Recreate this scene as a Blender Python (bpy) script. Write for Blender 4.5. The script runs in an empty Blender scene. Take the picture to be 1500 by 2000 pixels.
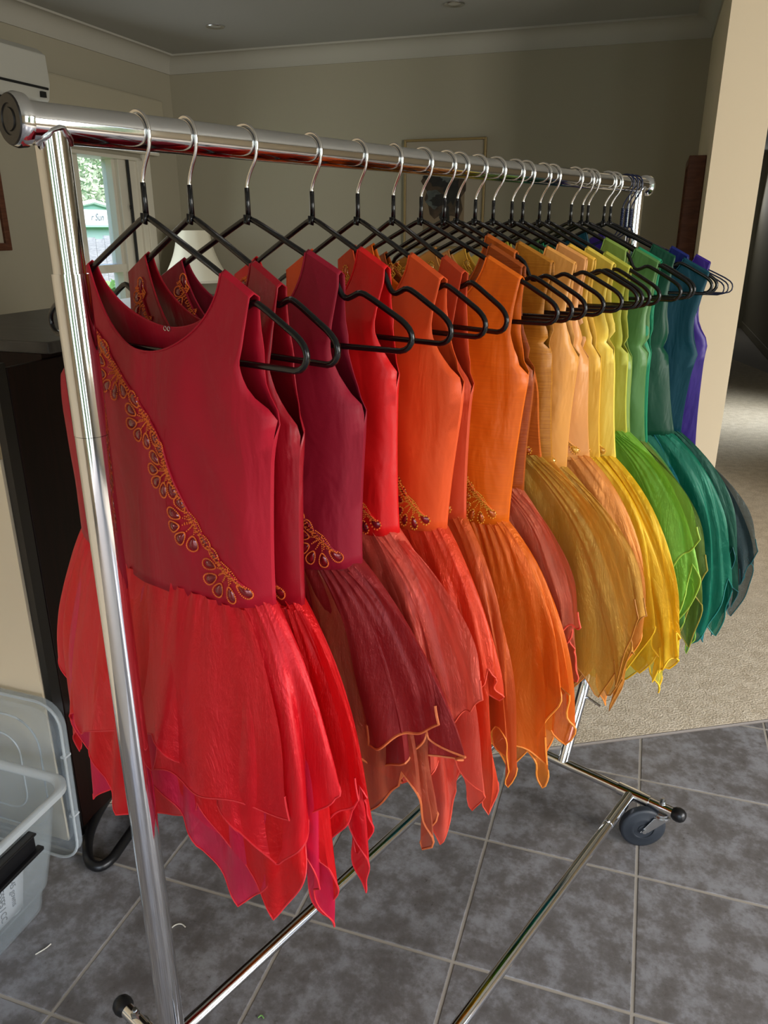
import bpy, bmesh, math, random
from mathutils import Vector, Matrix, noise

# ---------------------------------------------------------------- camera, world, lights, exposure
S = bpy.context.scene
COL = S.collection
R = math.radians
ROOM_A = R(-18.42)
XR = Vector((math.cos(ROOM_A), math.sin(ROOM_A), 0))      # room axis along the back wall
YR = Vector((-math.sin(ROOM_A), math.cos(ROOM_A), 0))     # room axis away from the viewer
def RM(x, y, z=0.0):                                      # room coordinates -> world
    return XR * x + YR * y + Vector((0, 0, z))

cam_d = bpy.data.cameras.new('camera')
cam = bpy.data.objects.new('camera', cam_d); COL.objects.link(cam)
cam_d.sensor_fit = 'VERTICAL'; cam_d.sensor_height = 24.0
cam_d.lens = 24.0 * 1500.0 / 2000.0
cam_d.clip_start = 0.02; cam_d.clip_end = 200
cam.location = (0, 0, 1.4)
cam.rotation_euler = (R(90 - 20.25), 0, 0)
S.camera = cam

world = bpy.data.worlds.new('sky'); S.world = world; world.use_nodes = True
wn = world.node_tree.nodes; wl = world.node_tree.links
bg = wn['Background']
sky = wn.new('ShaderNodeTexSky'); sky.sky_type = 'NISHITA'; sky.sun_disc = False
sky.sun_elevation = R(48); sky.sun_rotation = R(150); sky.altitude = 50; sky.dust_density = 2.0
# trees and hedges along the horizon all round, sky above them
wtc = wn.new('ShaderNodeTexCoord'); wsep = wn.new('ShaderNodeSeparateXYZ'); wno = wn.new('ShaderNodeTexNoise'); wno.inputs['Scale'].default_value = 7; wno.inputs['Detail'].default_value = 6
wl.new(wtc.outputs['Generated'], wsep.inputs[0]); wl.new(wtc.outputs['Generated'], wno.inputs['Vector'])
wma = wn.new('ShaderNodeMath'); wma.operation = 'MULTIPLY_ADD'; wma.inputs[1].default_value = -0.5; wl.new(wno.outputs[0], wma.inputs[0]); wl.new(wsep.outputs[2], wma.inputs[2])
wmr = wn.new('ShaderNodeMapRange'); wmr.inputs['From Min'].default_value = -0.09; wmr.inputs['From Max'].default_value = -0.05; wl.new(wma.outputs[0], wmr.inputs[0])
wmx = wn.new('ShaderNodeMix'); wmx.data_type = 'RGBA'; wl.new(wmr.outputs[0], wmx.inputs[0])
wcr = wn.new('ShaderNodeValToRGB'); wcr.color_ramp.elements[0].position = 0.35; wcr.color_ramp.elements[1].position = 0.65
wcr.color_ramp.elements[0].color = (0.05, 0.09, 0.04, 1); wcr.color_ramp.elements[1].color = (0.32, 0.50, 0.26, 1)
wl.new(wno.outputs[0], wcr.inputs[0]); wl.new(wcr.outputs[0], wmx.inputs[6]); wl.new(sky.outputs[0], wmx.inputs[7])
wl.new(wmx.outputs[2], bg.inputs[0]); bg.inputs[1].default_value = 0.6

def area(name, loc, target, sx, sy, power, col=(1, 1, 1), spread=180):
    d = bpy.data.lights.new(name, 'AREA'); d.shape = 'RECTANGLE'; d.size = sx; d.size_y = sy
    d.energy = power; d.color = col; d.spread = R(spread)
    o = bpy.data.objects.new(name, d); COL.objects.link(o)
    o.location = loc
    o.rotation_euler = (Vector(target) - Vector(loc)).to_track_quat('-Z', 'Y').to_euler()
    return o
# daylight through the glass doors behind the viewer and the big window on the right
for k_, x_ in enumerate((-0.10, 0.95, 2.00)):
    area('daylight_glass_door_%d' % k_, RM(x_, -2.35, 1.25), RM(0.4 + 0.3 * k_, 2.0, 0.8), 0.45, 1.9, 3.6, (0.92, 0.98, 1.0), 130)
for k_, y_ in enumerate((-0.55, 0.95)):
    area('daylight_side_window_%d' % k_, RM(3.3, y_, 1.45), RM(-0.2, 2.2 + 0.2 * k_, 0.6), 0.70, 1.5, 29, (1.0, 0.955, 0.88), 130)
area('daylight_left_window', RM(-2.95, 4.0, 1.45), RM(-1.0, 3.4, 1.0), 0.6, 0.9, 2.5, (0.92, 0.98, 1.0))
area('daylight_hall_doorway', RM(1.34, 6.5, 1.5), RM(0.75, 6.5, 0.0), 0.6, 0.6, 4.5, (0.9, 0.96, 1.0), 80)
area('fill_light_hall_end', RM(0.85, 12.7, 1.9), RM(0.85, 9.0, 0.6), 0.8, 0.6, 3.0, (0.95, 0.97, 1.0))  # added fill light, no window there; brightens the far end of the hall
sun_d = bpy.data.lights.new('sun', 'SUN'); sun_d.energy = 3.5; sun_d.angle = R(1.0); sun_d.color = (1.0, 0.96, 0.9)
sun = bpy.data.objects.new('sun', sun_d); COL.objects.link(sun)
sun.rotation_euler = (-(XR * 0.55 + YR * 0.10 + Vector((0, 0, 0.9)))).to_track_quat('-Z', 'Y').to_euler()

S.view_settings.view_transform = 'Standard'
S.view_settings.look = 'None'
S.view_settings.exposure = 0.42
S.view_settings.gamma = 1.0
S.view_settings.use_curve_mapping = False
S.cycles.max_bounces = 8
S.cycles.diffuse_bounces = 3
S.cycles.glossy_bounces = 4
S.cycles.transmission_bounces = 5
S.cycles.transparent_max_bounces = 24
S.cycles.sample_clamp_indirect = 4.0
S.cycles.caustics_reflective = False
S.cycles.caustics_refractive = False

# ---------------------------------------------------------------- materials
def srgb(r, g, b):
    f = lambda c: (c / 255 / 12.92) if c / 255 <= 0.04045 else ((c / 255 + 0.055) / 1.055) ** 2.4
    return (f(r), f(g), f(b), 1)
def new_mat(name):
    m = bpy.data.materials.new(name); m.use_nodes = True
    nt = m.node_tree
    return m, nt, nt.nodes['Principled BSDF'], nt.nodes['Material Output']
def tex_coord(nt, scale=(1, 1, 1), kind='Object'):
    tc = nt.nodes.new('ShaderNodeTexCoord'); mp = nt.nodes.new('ShaderNodeMapping')
    mp.inputs['Scale'].default_value = scale
    nt.links.new(tc.outputs[kind], mp.inputs[0]); return mp.outputs[0]
def bump(nt, p, vec, scale, strength, dist=0.002, detail=4):
    n = nt.nodes.new('ShaderNodeTexNoise'); n.inputs['Scale'].default_value = scale; n.inputs['Detail'].default_value = detail
    nt.links.new(vec, n.inputs['Vector'])
    b = nt.nodes.new('ShaderNodeBump'); b.inputs['Strength'].default_value = strength; b.inputs['Distance'].default_value = dist
    nt.links.new(n.outputs[0], b.inputs['Height']); nt.links.new(b.outputs[0], p.inputs['Normal'])
    return n
def simple(name, col, rough=0.5, metal=0.0, bscale=None, bstr=0.1, var=0.0, vscale=6, coat=0):
    m, nt, p, o = new_mat(name)
    p.inputs['Base Color'].default_value = col; p.inputs['Roughness'].default_value = rough; p.inputs['Metallic'].default_value = metal
    p.inputs['Coat Weight'].default_value = coat
    v = tex_coord(nt)
    if bscale: bump(nt, p, v, bscale, bstr)
    if var:
        n = nt.nodes.new('ShaderNodeTexNoise'); n.inputs['Scale'].default_value = vscale; n.inputs['Detail'].default_value = 5
        nt.links.new(v, n.inputs['Vector'])
        r = nt.nodes.new('ShaderNodeValToRGB')
        r.color_ramp.elements[0].position = 0.35; r.color_ramp.elements[1].position = 0.7
        r.color_ramp.elements[0].color = tuple(c * (1 - var) for c in col[:3]) + (1,)
        r.color_ramp.elements[1].color = tuple(min(1, c * (1 + var)) for c in col[:3]) + (1,)
        nt.links.new(n.outputs[0], r.inputs[0]); nt.links.new(r.outputs[0], p.inputs['Base Color'])
    return m

M = {}
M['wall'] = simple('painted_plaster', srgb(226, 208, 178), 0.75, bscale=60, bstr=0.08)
M['wall_back'] = simple('shade_darkened_wall_paint', srgb(164, 157, 137), 0.75, bscale=60, bstr=0.08)  # same wall paint darkened; the dim back room's shade is put into the colour
M['ceiling'] = simple('ceiling_paint', srgb(168, 168, 162), 0.8, bscale=60, bstr=0.05)
M['cornice'] = simple('cornice_plaster', srgb(176, 172, 160), 0.7, bscale=40, bstr=0.04)
M['pelmet'] = simple('cream_fabric_blind', srgb(168, 160, 138), 0.8, bscale=120, bstr=0.1)
M['white_paint'] = simple('cream_gloss_paint', srgb(214, 208, 192), 0.4, bscale=30, bstr=0.03)
M['ac'] = simple('aged_white_plastic', srgb(190, 188, 178), 0.45, bscale=30, bstr=0.02)
M['dark'] = simple('black_slot', srgb(18, 18, 18), 0.6, bscale=30, bstr=0.05)
M['chrome'] = simple('polished_chrome', (0.78, 0.79, 0.81, 1), 0.08, 1.0, bscale=500, bstr=0.004)
M['chrome_dull'] = simple('dull_zinc', (0.62, 0.63, 0.64, 1), 0.22, 1.0, bscale=80, bstr=0.08)
M['hook'] = simple('bright_steel_wire', (0.80, 0.78, 0.76, 1), 0.16, 1.0, bscale=60, bstr=0.05)
M['black_plastic'] = simple('black_pvc_coating', srgb(10, 10, 12), 0.22, bscale=160, bstr=0.08)
M['black_rubber'] = simple('black_rubber', srgb(16, 16, 18), 0.35, bscale=80, bstr=0.06)
M['wheel'] = simple('grey_black_wheel_rubber', srgb(40, 45, 52), 0.5, bscale=90, bstr=0.05)
M['navy'] = simple('navy_coated_wire', srgb(14, 24, 58), 0.3, bscale=100, bstr=0.05)
M['capdark'] = simple('dark_end_cap_plastic', srgb(24, 20, 19), 0.38, bscale=40, bstr=0.1)
M['grout'] = simple('grey_grout', srgb(168, 160, 148), 0.9, bscale=150, bstr=0.2)
M['bin'] = None

# slate-look tile
m, nt, p, o = new_mat('slate_look_tile')
v = tex_coord(nt)
oi = nt.nodes.new('ShaderNodeObjectInfo')
va = nt.nodes.new('ShaderNodeVectorMath'); va.operation = 'SCALE'; va.inputs[0].default_value = (7, 5, 3)
nt.links.new(oi.outputs['Random'], va.inputs['Scale'])
vb = nt.nodes.new('ShaderNodeVectorMath'); vb.operation = 'ADD'
nt.links.new(v, vb.inputs[0]); nt.links.new(va.outputs[0], vb.inputs[1])
n1 = nt.nodes.new('ShaderNodeTexNoise'); n1.inputs['Scale'].default_value = 17; n1.inputs['Detail'].default_value = 8; n1.inputs['Roughness'].default_value = 0.62
n2 = nt.nodes.new('ShaderNodeTexNoise'); n2.inputs['Scale'].default_value = 75; n2.inputs['Detail'].default_value = 6; n2.inputs['Roughness'].default_value = 0.7
nt.links.new(vb.outputs[0], n1.inputs['Vector']); nt.links.new(vb.outputs[0], n2.inputs['Vector'])
mx = nt.nodes.new('ShaderNodeMath'); mx.operation = 'MULTIPLY_ADD'; mx.inputs[1].default_value = 0.45
nt.links.new(n2.outputs[0], mx.inputs[0]); nt.links.new(n1.outputs[0], mx.inputs[2])
r = nt.nodes.new('ShaderNodeValToRGB'); e = r.color_ramp.elements
e[0].position = 0.56; e[0].color = srgb(102, 97, 94); e[1].position = 0.88; e[1].color = srgb(146, 145, 147)
k = e.new(0.68); k.color = srgb(113, 109, 107); k = e.new(0.75); k.color = srgb(126, 123, 123)
nt.links.new(mx.outputs[0], r.inputs[0]); nt.links.new(r.outputs[0], p.inputs['Base Color'])
rr = nt.nodes.new('ShaderNodeMapRange'); rr.inputs['To Min'].default_value = 0.20; rr.inputs['To Max'].default_value = 0.42
nt.links.new(n2.outputs[0], rr.inputs[0]); nt.links.new(rr.outputs[0], p.inputs['Roughness'])
b = nt.nodes.new('ShaderNodeBump'); b.inputs['Strength'].default_value = 0.25; b.inputs['Distance'].default_value = 0.002
nt.links.new(mx.outputs[0], b.inputs['Height']); nt.links.new(b.outputs[0], p.inputs['Normal'])
M['tile'] = m

def carpet_mat(name, ca, cb):
    m, nt, p, o = new_mat(name)
    v = tex_coord(nt)
    n1 = nt.nodes.new('ShaderNodeTexNoise'); n1.inputs['Scale'].default_value = 160; n1.inputs['Detail'].default_value = 5
    n0 = nt.nodes.new('ShaderNodeTexNoise'); n0.inputs['Scale'].default_value = 22; n0.inputs['Detail'].default_value = 5
    nt.links.new(v, n1.inputs['Vector']); nt.links.new(v, n0.inputs['Vector'])
    a = nt.nodes.new('ShaderNodeMath'); a.operation = 'MULTIPLY_ADD'; a.inputs[1].default_value = 0.5
    nt.links.new(n0.outputs[0], a.inputs[0]); nt.links.new(n1.outputs[0], a.inputs[2])
    r = nt.nodes.new('ShaderNodeValToRGB'); r.color_ramp.elements[0].position = 0.6; r.color_ramp.elements[1].position = 0.9
    r.color_ramp.elements[0].color = ca; r.color_ramp.elements[1].color = cb
    nt.links.new(a.outputs[0], r.inputs[0]); nt.links.new(r.outputs[0], p.inputs['Base Color'])
    p.inputs['Roughness'].default_value = 0.95
    b = nt.nodes.new('ShaderNodeBump'); b.inputs['Strength'].default_value = 0.7; b.inputs['Distance'].default_value = 0.006
    nt.links.new(a.outputs[0], b.inputs['Height']); nt.links.new(b.outputs[0], p.inputs['Normal'])
    return m
M['carpet'] = carpet_mat('beige_wool_carpet', srgb(190, 174, 148), srgb(226, 212, 188))

def wood_mat(name, ca, cb, rough, scale=(3, 3, 30), coat=0.0):
    m, nt, p, o = new_mat(name)
    v = tex_coord(nt, scale)
    n = nt.nodes.new('ShaderNodeTexNoise'); n.inputs['Scale'].default_value = 3; n.inputs['Detail'].default_value = 8; n.inputs['Distortion'].default_value = 1.2
    nt.links.new(v, n.inputs['Vector'])
    r = nt.nodes.new('ShaderNodeValToRGB'); r.color_ramp.elements[0].position = 0.35; r.color_ramp.elements[1].position = 0.7
    r.color_ramp.elements[0].color = ca; r.color_ramp.elements[1].color = cb
    nt.links.new(n.outputs[0], r.inputs[0]); nt.links.new(r.outputs[0], p.inputs['Base Color'])
    p.inputs['Roughness'].default_value = rough; p.inputs['Coat Weight'].default_value = coat; p.inputs['Specular IOR Level'].default_value = 0.16
    return m
M['cabinet'] = wood_mat('dark_mahogany_veneer', srgb(20, 9, 6), srgb(30, 13, 9), 0.42, (14, 14, 1.5))
M['cabinet_edge'] = simple('black_cabinet_edge', srgb(10, 8, 8), 0.4, bscale=40, bstr=0.05)
M['cabinet_top'] = wood_mat('grey_sheen_cabinet_top', srgb(58, 54, 50), srgb(80, 76, 70), 0.35, (3, 20, 3))
M['frame_wood'] = wood_mat('brown_frame_wood', srgb(84, 50, 34), srgb(108, 66, 46), 0.45, (3, 3, 18))
M['frame_gold'] = simple('antique_gold_frame', srgb(150, 128, 84), 0.4, 0.3, bscale=60, bstr=0.2)
M['mat_board'] = simple('grey_cream_mount_board', srgb(172, 162, 142), 0.8, bscale=200, bstr=0.05)
M['mat_inner'] = simple('inner_mount_board', srgb(138, 120, 94), 0.8, bscale=200, bstr=0.05)
M['ink_dark'] = simple('dark_tree_print', srgb(34, 32, 28), 0.7, var=0.5, vscale=30)
M['ink_brown'] = simple('brown_tree_print', srgb(74, 58, 42), 0.7, var=0.4, vscale=30)
M['ink_teal'] = simple('grey_blue_print', srgb(92, 98, 92), 0.7, var=0.4, vscale=22)
M['shade'] = simple('cream_lampshade_fabric', srgb(232, 226, 204), 0.8, bscale=180, bstr=0.15)
M['brass'] = simple('dull_brass', srgb(150, 120, 70), 0.35, 0.9, bscale=50, bstr=0.05)
M['leaf'] = simple('dark_green_leaf', srgb(38, 56, 34), 0.5, bscale=30, bstr=0.1, var=0.3)
M['pot'] = simple('terracotta', srgb(140, 86, 60), 0.8, bscale=50, bstr=0.1)
M['grass'] = simple('garden_grass', srgb(96, 150, 70), 0.9, bscale=20, bstr=0.5, var=0.5, vscale=5)
M['foliage'] = simple('garden_foliage', srgb(172, 186, 156), 0.8, var=0.35, vscale=4)
M['trunk'] = simple('pale_tree_bark', srgb(176, 172, 158), 0.9, bscale=20, bstr=0.4)
M['shed_wall'] = simple('pale_green_shed_boards', srgb(176, 204, 190), 0.7, bscale=20, bstr=0.1)
M['shed_white'] = simple('white_sign_board', srgb(240, 244, 240), 0.6, bscale=20, bstr=0.03)
M['fence'] = wood_mat('weathered_fence_boards', srgb(140, 146, 150), srgb(176, 182, 186), 0.9)
M['ink'] = simple('grey_sign_lettering', srgb(110, 124, 124), 0.7, bscale=20, bstr=0.03)
M['pen'] = simple('grey_marker_pen', srgb(58, 56, 66), 0.8, bscale=50, bstr=0.05)
M['paper'] = simple('white_paper', srgb(208, 206, 208), 0.85, bscale=90, bstr=0.1)
M['thread'] = simple('cream_thread', srgb(220, 214, 200), 0.9, bscale=90, bstr=0.1)
M['thread_green'] = simple('green_fluff', srgb(120, 170, 90), 0.9, bscale=90, bstr=0.1)
M['beige_bundle'] = simple('cream_fabric_roll', srgb(214, 204, 182), 0.9, bscale=90, bstr=0.3)

m, nt, p, o = new_mat('window_glass')
tr = nt.nodes.new('ShaderNodeBsdfTransparent'); gl = nt.nodes.new('ShaderNodeBsdfGlossy'); gl.inputs['Roughness'].default_value = 0.02
fr = nt.nodes.new('ShaderNodeLayerWeight'); fr.inputs[0].default_value = 0.12; ms = nt.nodes.new('ShaderNodeMixShader')
nt.links.new(fr.outputs[0], ms.inputs[0]); nt.links.new(tr.outputs[0], ms.inputs[1]); nt.links.new(gl.outputs[0], ms.inputs[2])
nt.links.new(ms.outputs[0], o.inputs[0]); M['glass'] = m

def frosted(name, col, opacity, rough=0.25):
    m, nt, p, o = new_mat(name)
    p.inputs['Base Color'].default_value = col; p.inputs['Roughness'].default_value = rough
    v = tex_coord(nt); bump(nt, p, v, 40, 0.08)
    tr = nt.nodes.new('ShaderNodeBsdfTransparent'); tr.inputs[0].default_value = (0.93, 0.95, 0.96, 1)
    lw = nt.nodes.new('ShaderNodeLayerWeight'); lw.inputs[0].default_value = 0.35
    mr = nt.nodes.new('ShaderNodeMapRange'); mr.inputs['To Min'].default_value = opacity; mr.inputs['To Max'].default_value = min(1, opacity + 0.35)
    nt.links.new(lw.outputs['Facing'], mr.inputs[0])
    ms = nt.nodes.new('ShaderNodeMixShader')
    nt.links.new(mr.outputs[0], ms.inputs[0]); nt.links.new(tr.outputs[0], ms.inputs[1]); nt.links.new(p.outputs[0], ms.inputs[2])
    nt.links.new(ms.outputs[0], o.inputs[0]); return m
M['bin'] = frosted('clear_polypropylene', srgb(196, 204, 208), 0.06)
M['bin_lid'] = frosted('clear_lid_plastic', srgb(200, 208, 214), 0.12)
M['bin_rim'] = frosted('thick_rim_plastic', srgb(212, 218, 220), 0.5)

def satin(name, col, rough=0.45, sheen=0.04, slub=0.0, col2=None):
    """bodice cloth: fine weave, optional slub (dupion silk) streaks"""
    m, nt, p, o = new_mat(name)
    p.inputs['Base Color'].default_value = col; p.inputs['Roughness'].default_value = rough
    p.inputs['Sheen Weight'].default_value = sheen; p.inputs['Sheen Roughness'].default_value = 0.4
    p.inputs['Sheen Tint'].default_value = tuple(min(1, c * 1.2 + 0.02) for c in col[:3]) + (1,)
    p.inputs['Specular IOR Level'].default_value = 0.24 if rough > 0.45 else 0.34
    if slub:
        v = tex_coord(nt, (9, 9, 420)); n = bump(nt, p, v, 2.0, slub * 0.7, 0.0012, 6)
        r = nt.nodes.new('ShaderNodeValToRGB'); r.color_ramp.elements[0].position = 0.2; r.color_ramp.elements[1].position = 0.7
        c2 = col2 or tuple(c * 0.6 for c in col[:3]) + (1,)
        r.color_ramp.elements[0].color = c2; r.color_ramp.elements[1].color = col
        nt.links.new(n.outputs[0], r.inputs[0]); nt.links.new(r.outputs[0], p.inputs['Base Color'])
    else:
        v = tex_coord(nt, (1, 1, 1.6)); bump(nt, p, v, 700, 0.12, 0.001, 2)
    # soft rumples of the hanging cloth
    v2 = tex_coord(nt, (2.2, 2.2, 0.8)); n3 = nt.nodes.new('ShaderNodeTexNoise'); n3.inputs['Scale'].default_value = 8; n3.inputs['Detail'].default_value = 3; n3.inputs['Distortion'].default_value = 0.8
    nt.links.new(v2, n3.inputs['Vector'])
    b3 = nt.nodes.new('ShaderNodeBump'); b3.inputs['Strength'].default_value = 0.45; b3.inputs['Distance'].default_value = 0.012
    nt.links.new(n3.outputs[0], b3.inputs['Height'])
    prev = p.inputs['Normal'].links[0].from_socket; nt.links.new(prev, b3.inputs['Normal']); nt.links.new(b3.outputs[0], p.inputs['Normal'])
    return m
def organza(name, col, opacity=0.7, glint=0.3, col2=None, seed=0.0):
    """sheer crisp cloth: see-through, lets light through, streaky shine"""
    m, nt, p, o = new_mat(name)
    v = tex_coord(nt, (1, 1, 0.35))
    n = nt.nodes.new('ShaderNodeTexNoise'); n.inputs['Scale'].default_value = 26; n.inputs['Detail'].default_value = 7; n.inputs['Distortion'].default_value = 1.6
    nt.links.new(v, n.inputs['Vector'])
    base = nt.nodes.new('ShaderNodeValToRGB'); base.color_ramp.elements[0].position = 0.38; base.color_ramp.elements[1].position = 0.72
    base.color_ramp.elements[0].color = col; base.color_ramp.elements[1].color = tuple(a * 0.6 + b * 0.4 for a, b in zip(col, col2 or col))[:3] + (1,)
    nt.links.new(n.outputs[0], base.inputs[0]); nt.links.new(base.outputs[0], p.inputs['Base Color'])
    p.inputs['Roughness'].default_value = 0.34; p.inputs['Sheen Weight'].default_value = 0.12
    p.inputs['Sheen Tint'].default_value = tuple(min(1, c + 0.08) for c in col[:3]) + (1,)
    p.inputs['Specular IOR Level'].default_value = 0.5 + glint
    p.inputs['Specular Tint'].default_value = tuple(min(1, c * 0.9 + 0.25) for c in col[:3]) + (1,)
    n2 = nt.nodes.new('ShaderNodeTexNoise'); n2.inputs['Scale'].default_value = 60; n2.inputs['Detail'].default_value = 5; n2.inputs['Distortion'].default_value = 0.6
    nt.links.new(v, n2.inputs['Vector'])
    b = nt.nodes.new('ShaderNodeBump'); b.inputs['Strength'].default_value = 0.35; b.inputs['Distance'].default_value = 0.003
    nt.links.new(n2.outputs[0], b.inputs['Height']); nt.links.new(b.outputs[0], p.inputs['Normal'])
    wv = nt.nodes.new('ShaderNodeTexNoise'); wv.inputs['Scale'].default_value = 9; wv.inputs['Detail'].default_value = 6; wv.inputs['Roughness'].default_value = 0.65; wv.inputs['Distortion'].default_value = 2.6
    vv = tex_coord(nt, (1.6, 1.6, 0.5)); nt.links.new(vv, wv.inputs['Vector'])
    b2 = nt.nodes.new('ShaderNodeBump'); b2.inputs['Strength'].default_value = 0.75; b2.inputs['Distance'].default_value = 0.02
    nt.links.new(wv.outputs[0], b2.inputs['Height']); nt.links.new(b.outputs[0], b2.inputs['Normal'])
    gs = nt.nodes.new('ShaderNodeBsdfGlossy'); gs.inputs['Roughness'].default_value = 0.30; gs.inputs[0].default_value = tuple(min(1, c * 1.15 + 0.07) for c in col[:3]) + (1,)
    nt.links.new(b2.outputs[0], gs.inputs['Normal'])
    tl = nt.nodes.new('ShaderNodeBsdfTranslucent'); nt.links.new(base.outputs[0], tl.inputs[0])
    m1 = nt.nodes.new('ShaderNodeMixShader'); m1.inputs[0].default_value = 0.25
    nt.links.new(p.outputs[0], m1.inputs[1]); nt.links.new(tl.outputs[0], m1.inputs[2])
    m0 = nt.nodes.new('ShaderNodeMixShader'); m0.inputs[0].default_value = 0.10 + 0.20 * glint
    nt.links.new(m1.outputs[0], m0.inputs[1]); nt.links.new(gs.outputs[0], m0.inputs[2]); m1 = m0
    tr = nt.nodes.new('ShaderNodeBsdfTransparent'); tr.inputs[0].default_value = tuple(min(1, c * 0.7 + 0.35) for c in col[:3]) + (1,)
    lw = nt.nodes.new('ShaderNodeLayerWeight'); lw.inputs[0].default_value = 0.4
    mr = nt.nodes.new('ShaderNodeMapRange'); mr.inputs['To Min'].default_value = opacity; mr.inputs['To Max'].default_value = min(1, opacity + 0.35)
    nt.links.new(lw.outputs['Facing'], mr.inputs[0])
    m2 = nt.nodes.new('ShaderNodeMixShader')
    nt.links.new(mr.outputs[0], m2.inputs[0]); nt.links.new(tr.outputs[0], m2.inputs[1]); nt.links.new(m1.outputs[0], m2.inputs[2])
    nt.links.new(m2.outputs[0], o.inputs[0]); return m

# ---------------------------------------------------------------- helpers
def link(o, parent=None):
    COL.objects.link(o)
    if parent is not None: o.parent = parent
    return o
def tag(o, label=None, cat=None, group=None, kind=None):
    if label: o['label'] = label
    if cat: o['category'] = cat
    if group: o['group'] = group
    if kind: o['kind'] = kind
    return o
def empty(name, loc=(0, 0, 0), rz=0.0):
    o = bpy.data.objects.new(name, None); o.empty_display_size = 0.05
    o.location = loc; o.rotation_euler = (0, 0, rz); COL.objects.link(o); return o

class MB:
    def __init__(s): s.v = []; s.f = []
    def add(s, vs, fs):
        b = len(s.v); s.v += [tuple(v) for v in vs]; s.f += [tuple(i + b for i in f) for f in fs]; return s
    def box(s, a, b):
        (x0, y0, z0), (x1, y1, z1) = a, b
        vs = [(x0, y0, z0), (x1, y0, z0), (x1, y1, z0), (x0, y1, z0), (x0, y0, z1), (x1, y0, z1), (x1, y1, z1), (x0, y1, z1)]
        return s.add(vs, [(3, 2, 1, 0), (4, 5, 6, 7), (0, 1, 5, 4), (1, 2, 6, 5), (2, 3, 7, 6), (3, 0, 4, 7)])
    def prism(s, pts, z0, z1):
        n = len(pts)
        vs = [(x, y, z0) for x, y in pts] + [(x, y, z1) for x, y in pts]
        return s.add(vs, [tuple(range(n - 1, -1, -1)), tuple(range(n, 2 * n))] + [(i, (i + 1) % n, n + (i + 1) % n, n + i) for i in range(n)])
    def tube(s, pts, r, seg=10, closed=False, caps=True):
        pts = [Vector(p) for p in pts]; n = len(pts); rs = r if isinstance(r, (list, tuple)) else [r] * n
        T = []
        for i in range(n):
            a = pts[(i - 1) % n] if (closed or i > 0) else pts[i]
            b = pts[(i + 1) % n] if (closed or i < n - 1) else pts[i]
            t = (b - a); T.append(t.normalized() if t.length > 1e-9 else Vector((0, 0, 1)))
        u = T[0].orthogonal().normalized(); base = len(s.v)
        for i in range(n):
            u = (u - T[i] * u.dot(T[i]))
            u = u.normalized() if u.length > 1e-6 else T[i].orthogonal().normalized()
            w = T[i].cross(u)
            for k in range(seg):
                a = 2 * math.pi * k / seg
                s.v.append(tuple(pts[i] + (u * math.cos(a) + w * math.sin(a)) * rs[i]))
        m = n if closed else n - 1
        for i in range(m):
            j = (i + 1) % n
            for k in range(seg):
                k2 = (k + 1) % seg
                s.f.append((base + i * seg + k, base + i * seg + k2, base + j * seg + k2, base + j * seg + k))
        if caps and not closed:
            s.f.append(tuple(base + k for k in range(seg - 1, -1, -1)))
            s.f.append(tuple(base + (n - 1) * seg + k for k in range(seg)))
        return s
    def lathe(s, prof, seg=24, mat=None):
        """profile [(r, z)] turned about local z; mat: 4x4 placing it"""
        mat = mat or Matrix.Identity(4); base = len(s.v)
        for r, z in prof:
            for k in range(seg):
                a = 2 * math.pi * k / seg
                s.v.append(tuple(mat @ Vector((max(r, 1e-5) * math.cos(a), max(r, 1e-5) * math.sin(a), z))))
        for i in range(len(prof) - 1):
            for k in range(seg):
                k2 = (k + 1) % seg
                s.f.append((base + i * seg + k, base + i * seg + k2, base + (i + 1) * seg + k2, base + (i + 1) * seg + k))
        return s
    def xf(s, mat):
        s.v = [tuple(mat @ Vector(v)) for v in s.v]; return s
    def mesh(s, name, mat=None, smooth=False):
        me = bpy.data.meshes.new(name); me.from_pydata(s.v, [], s.f)
        if mat: me.materials.append(mat)
        if smooth: me.polygons.foreach_set('use_smooth', [True] * len(me.polygons))
        me.update(); return me
    def obj(s, name, mat=None, parent=None, smooth=False, bevel=0.0, recalc=True):
        me = s.mesh(name, mat, smooth)
        if recalc:
            bm = bmesh.new(); bm.from_mesh(me); bmesh.ops.recalc_face_normals(bm, faces=bm.faces); bm.to_mesh(me); bm.free()
        if smooth:
            try: me.set_sharp_from_angle(angle=R(45))
            except Exception: pass
        o = bpy.data.objects.new(name, me); link(o, parent)
        if bevel:
            b = o.modifiers.new('bevel', 'BEVEL'); b.width = bevel; b.segments = 2; b.limit_method = 'ANGLE'
        return o

def room_mat(x, y, z=0.0): return Matrix.Translation(RM(x, y, z)) @ Matrix.Rotation(ROOM_A, 4, 'Z')
def place_room(o, x=0, y=0, z=0.0):
    o.matrix_world = room_mat(x, y, z); return o
def smoothstep(a, b, x):
    t = max(0.0, min(1.0, (x - a) / (b - a))); return t * t * (3 - 2 * t)
def interp(pts, x):
    if x <= pts[0][0]: return pts[0][1]
    for (a, p), (b, q) in zip(pts, pts[1:]):
        if x <= b:
            t = (x - a) / (b - a); return p + (q - p) * t
    return pts[-1][1]
def chaikin(pts, n=2, closed=False):
    pts = [Vector(p) for p in pts]
    for _ in range(n):
        q = [] if closed else [pts[0]]
        for i in range(len(pts) if closed else len(pts) - 1):
            a, b = pts[i], pts[(i + 1) % len(pts)]
            q += [a * 0.75 + b * 0.25, a * 0.25 + b * 0.75]
        if not closed: q.append(pts[-1])
        pts = q
    return pts

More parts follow.
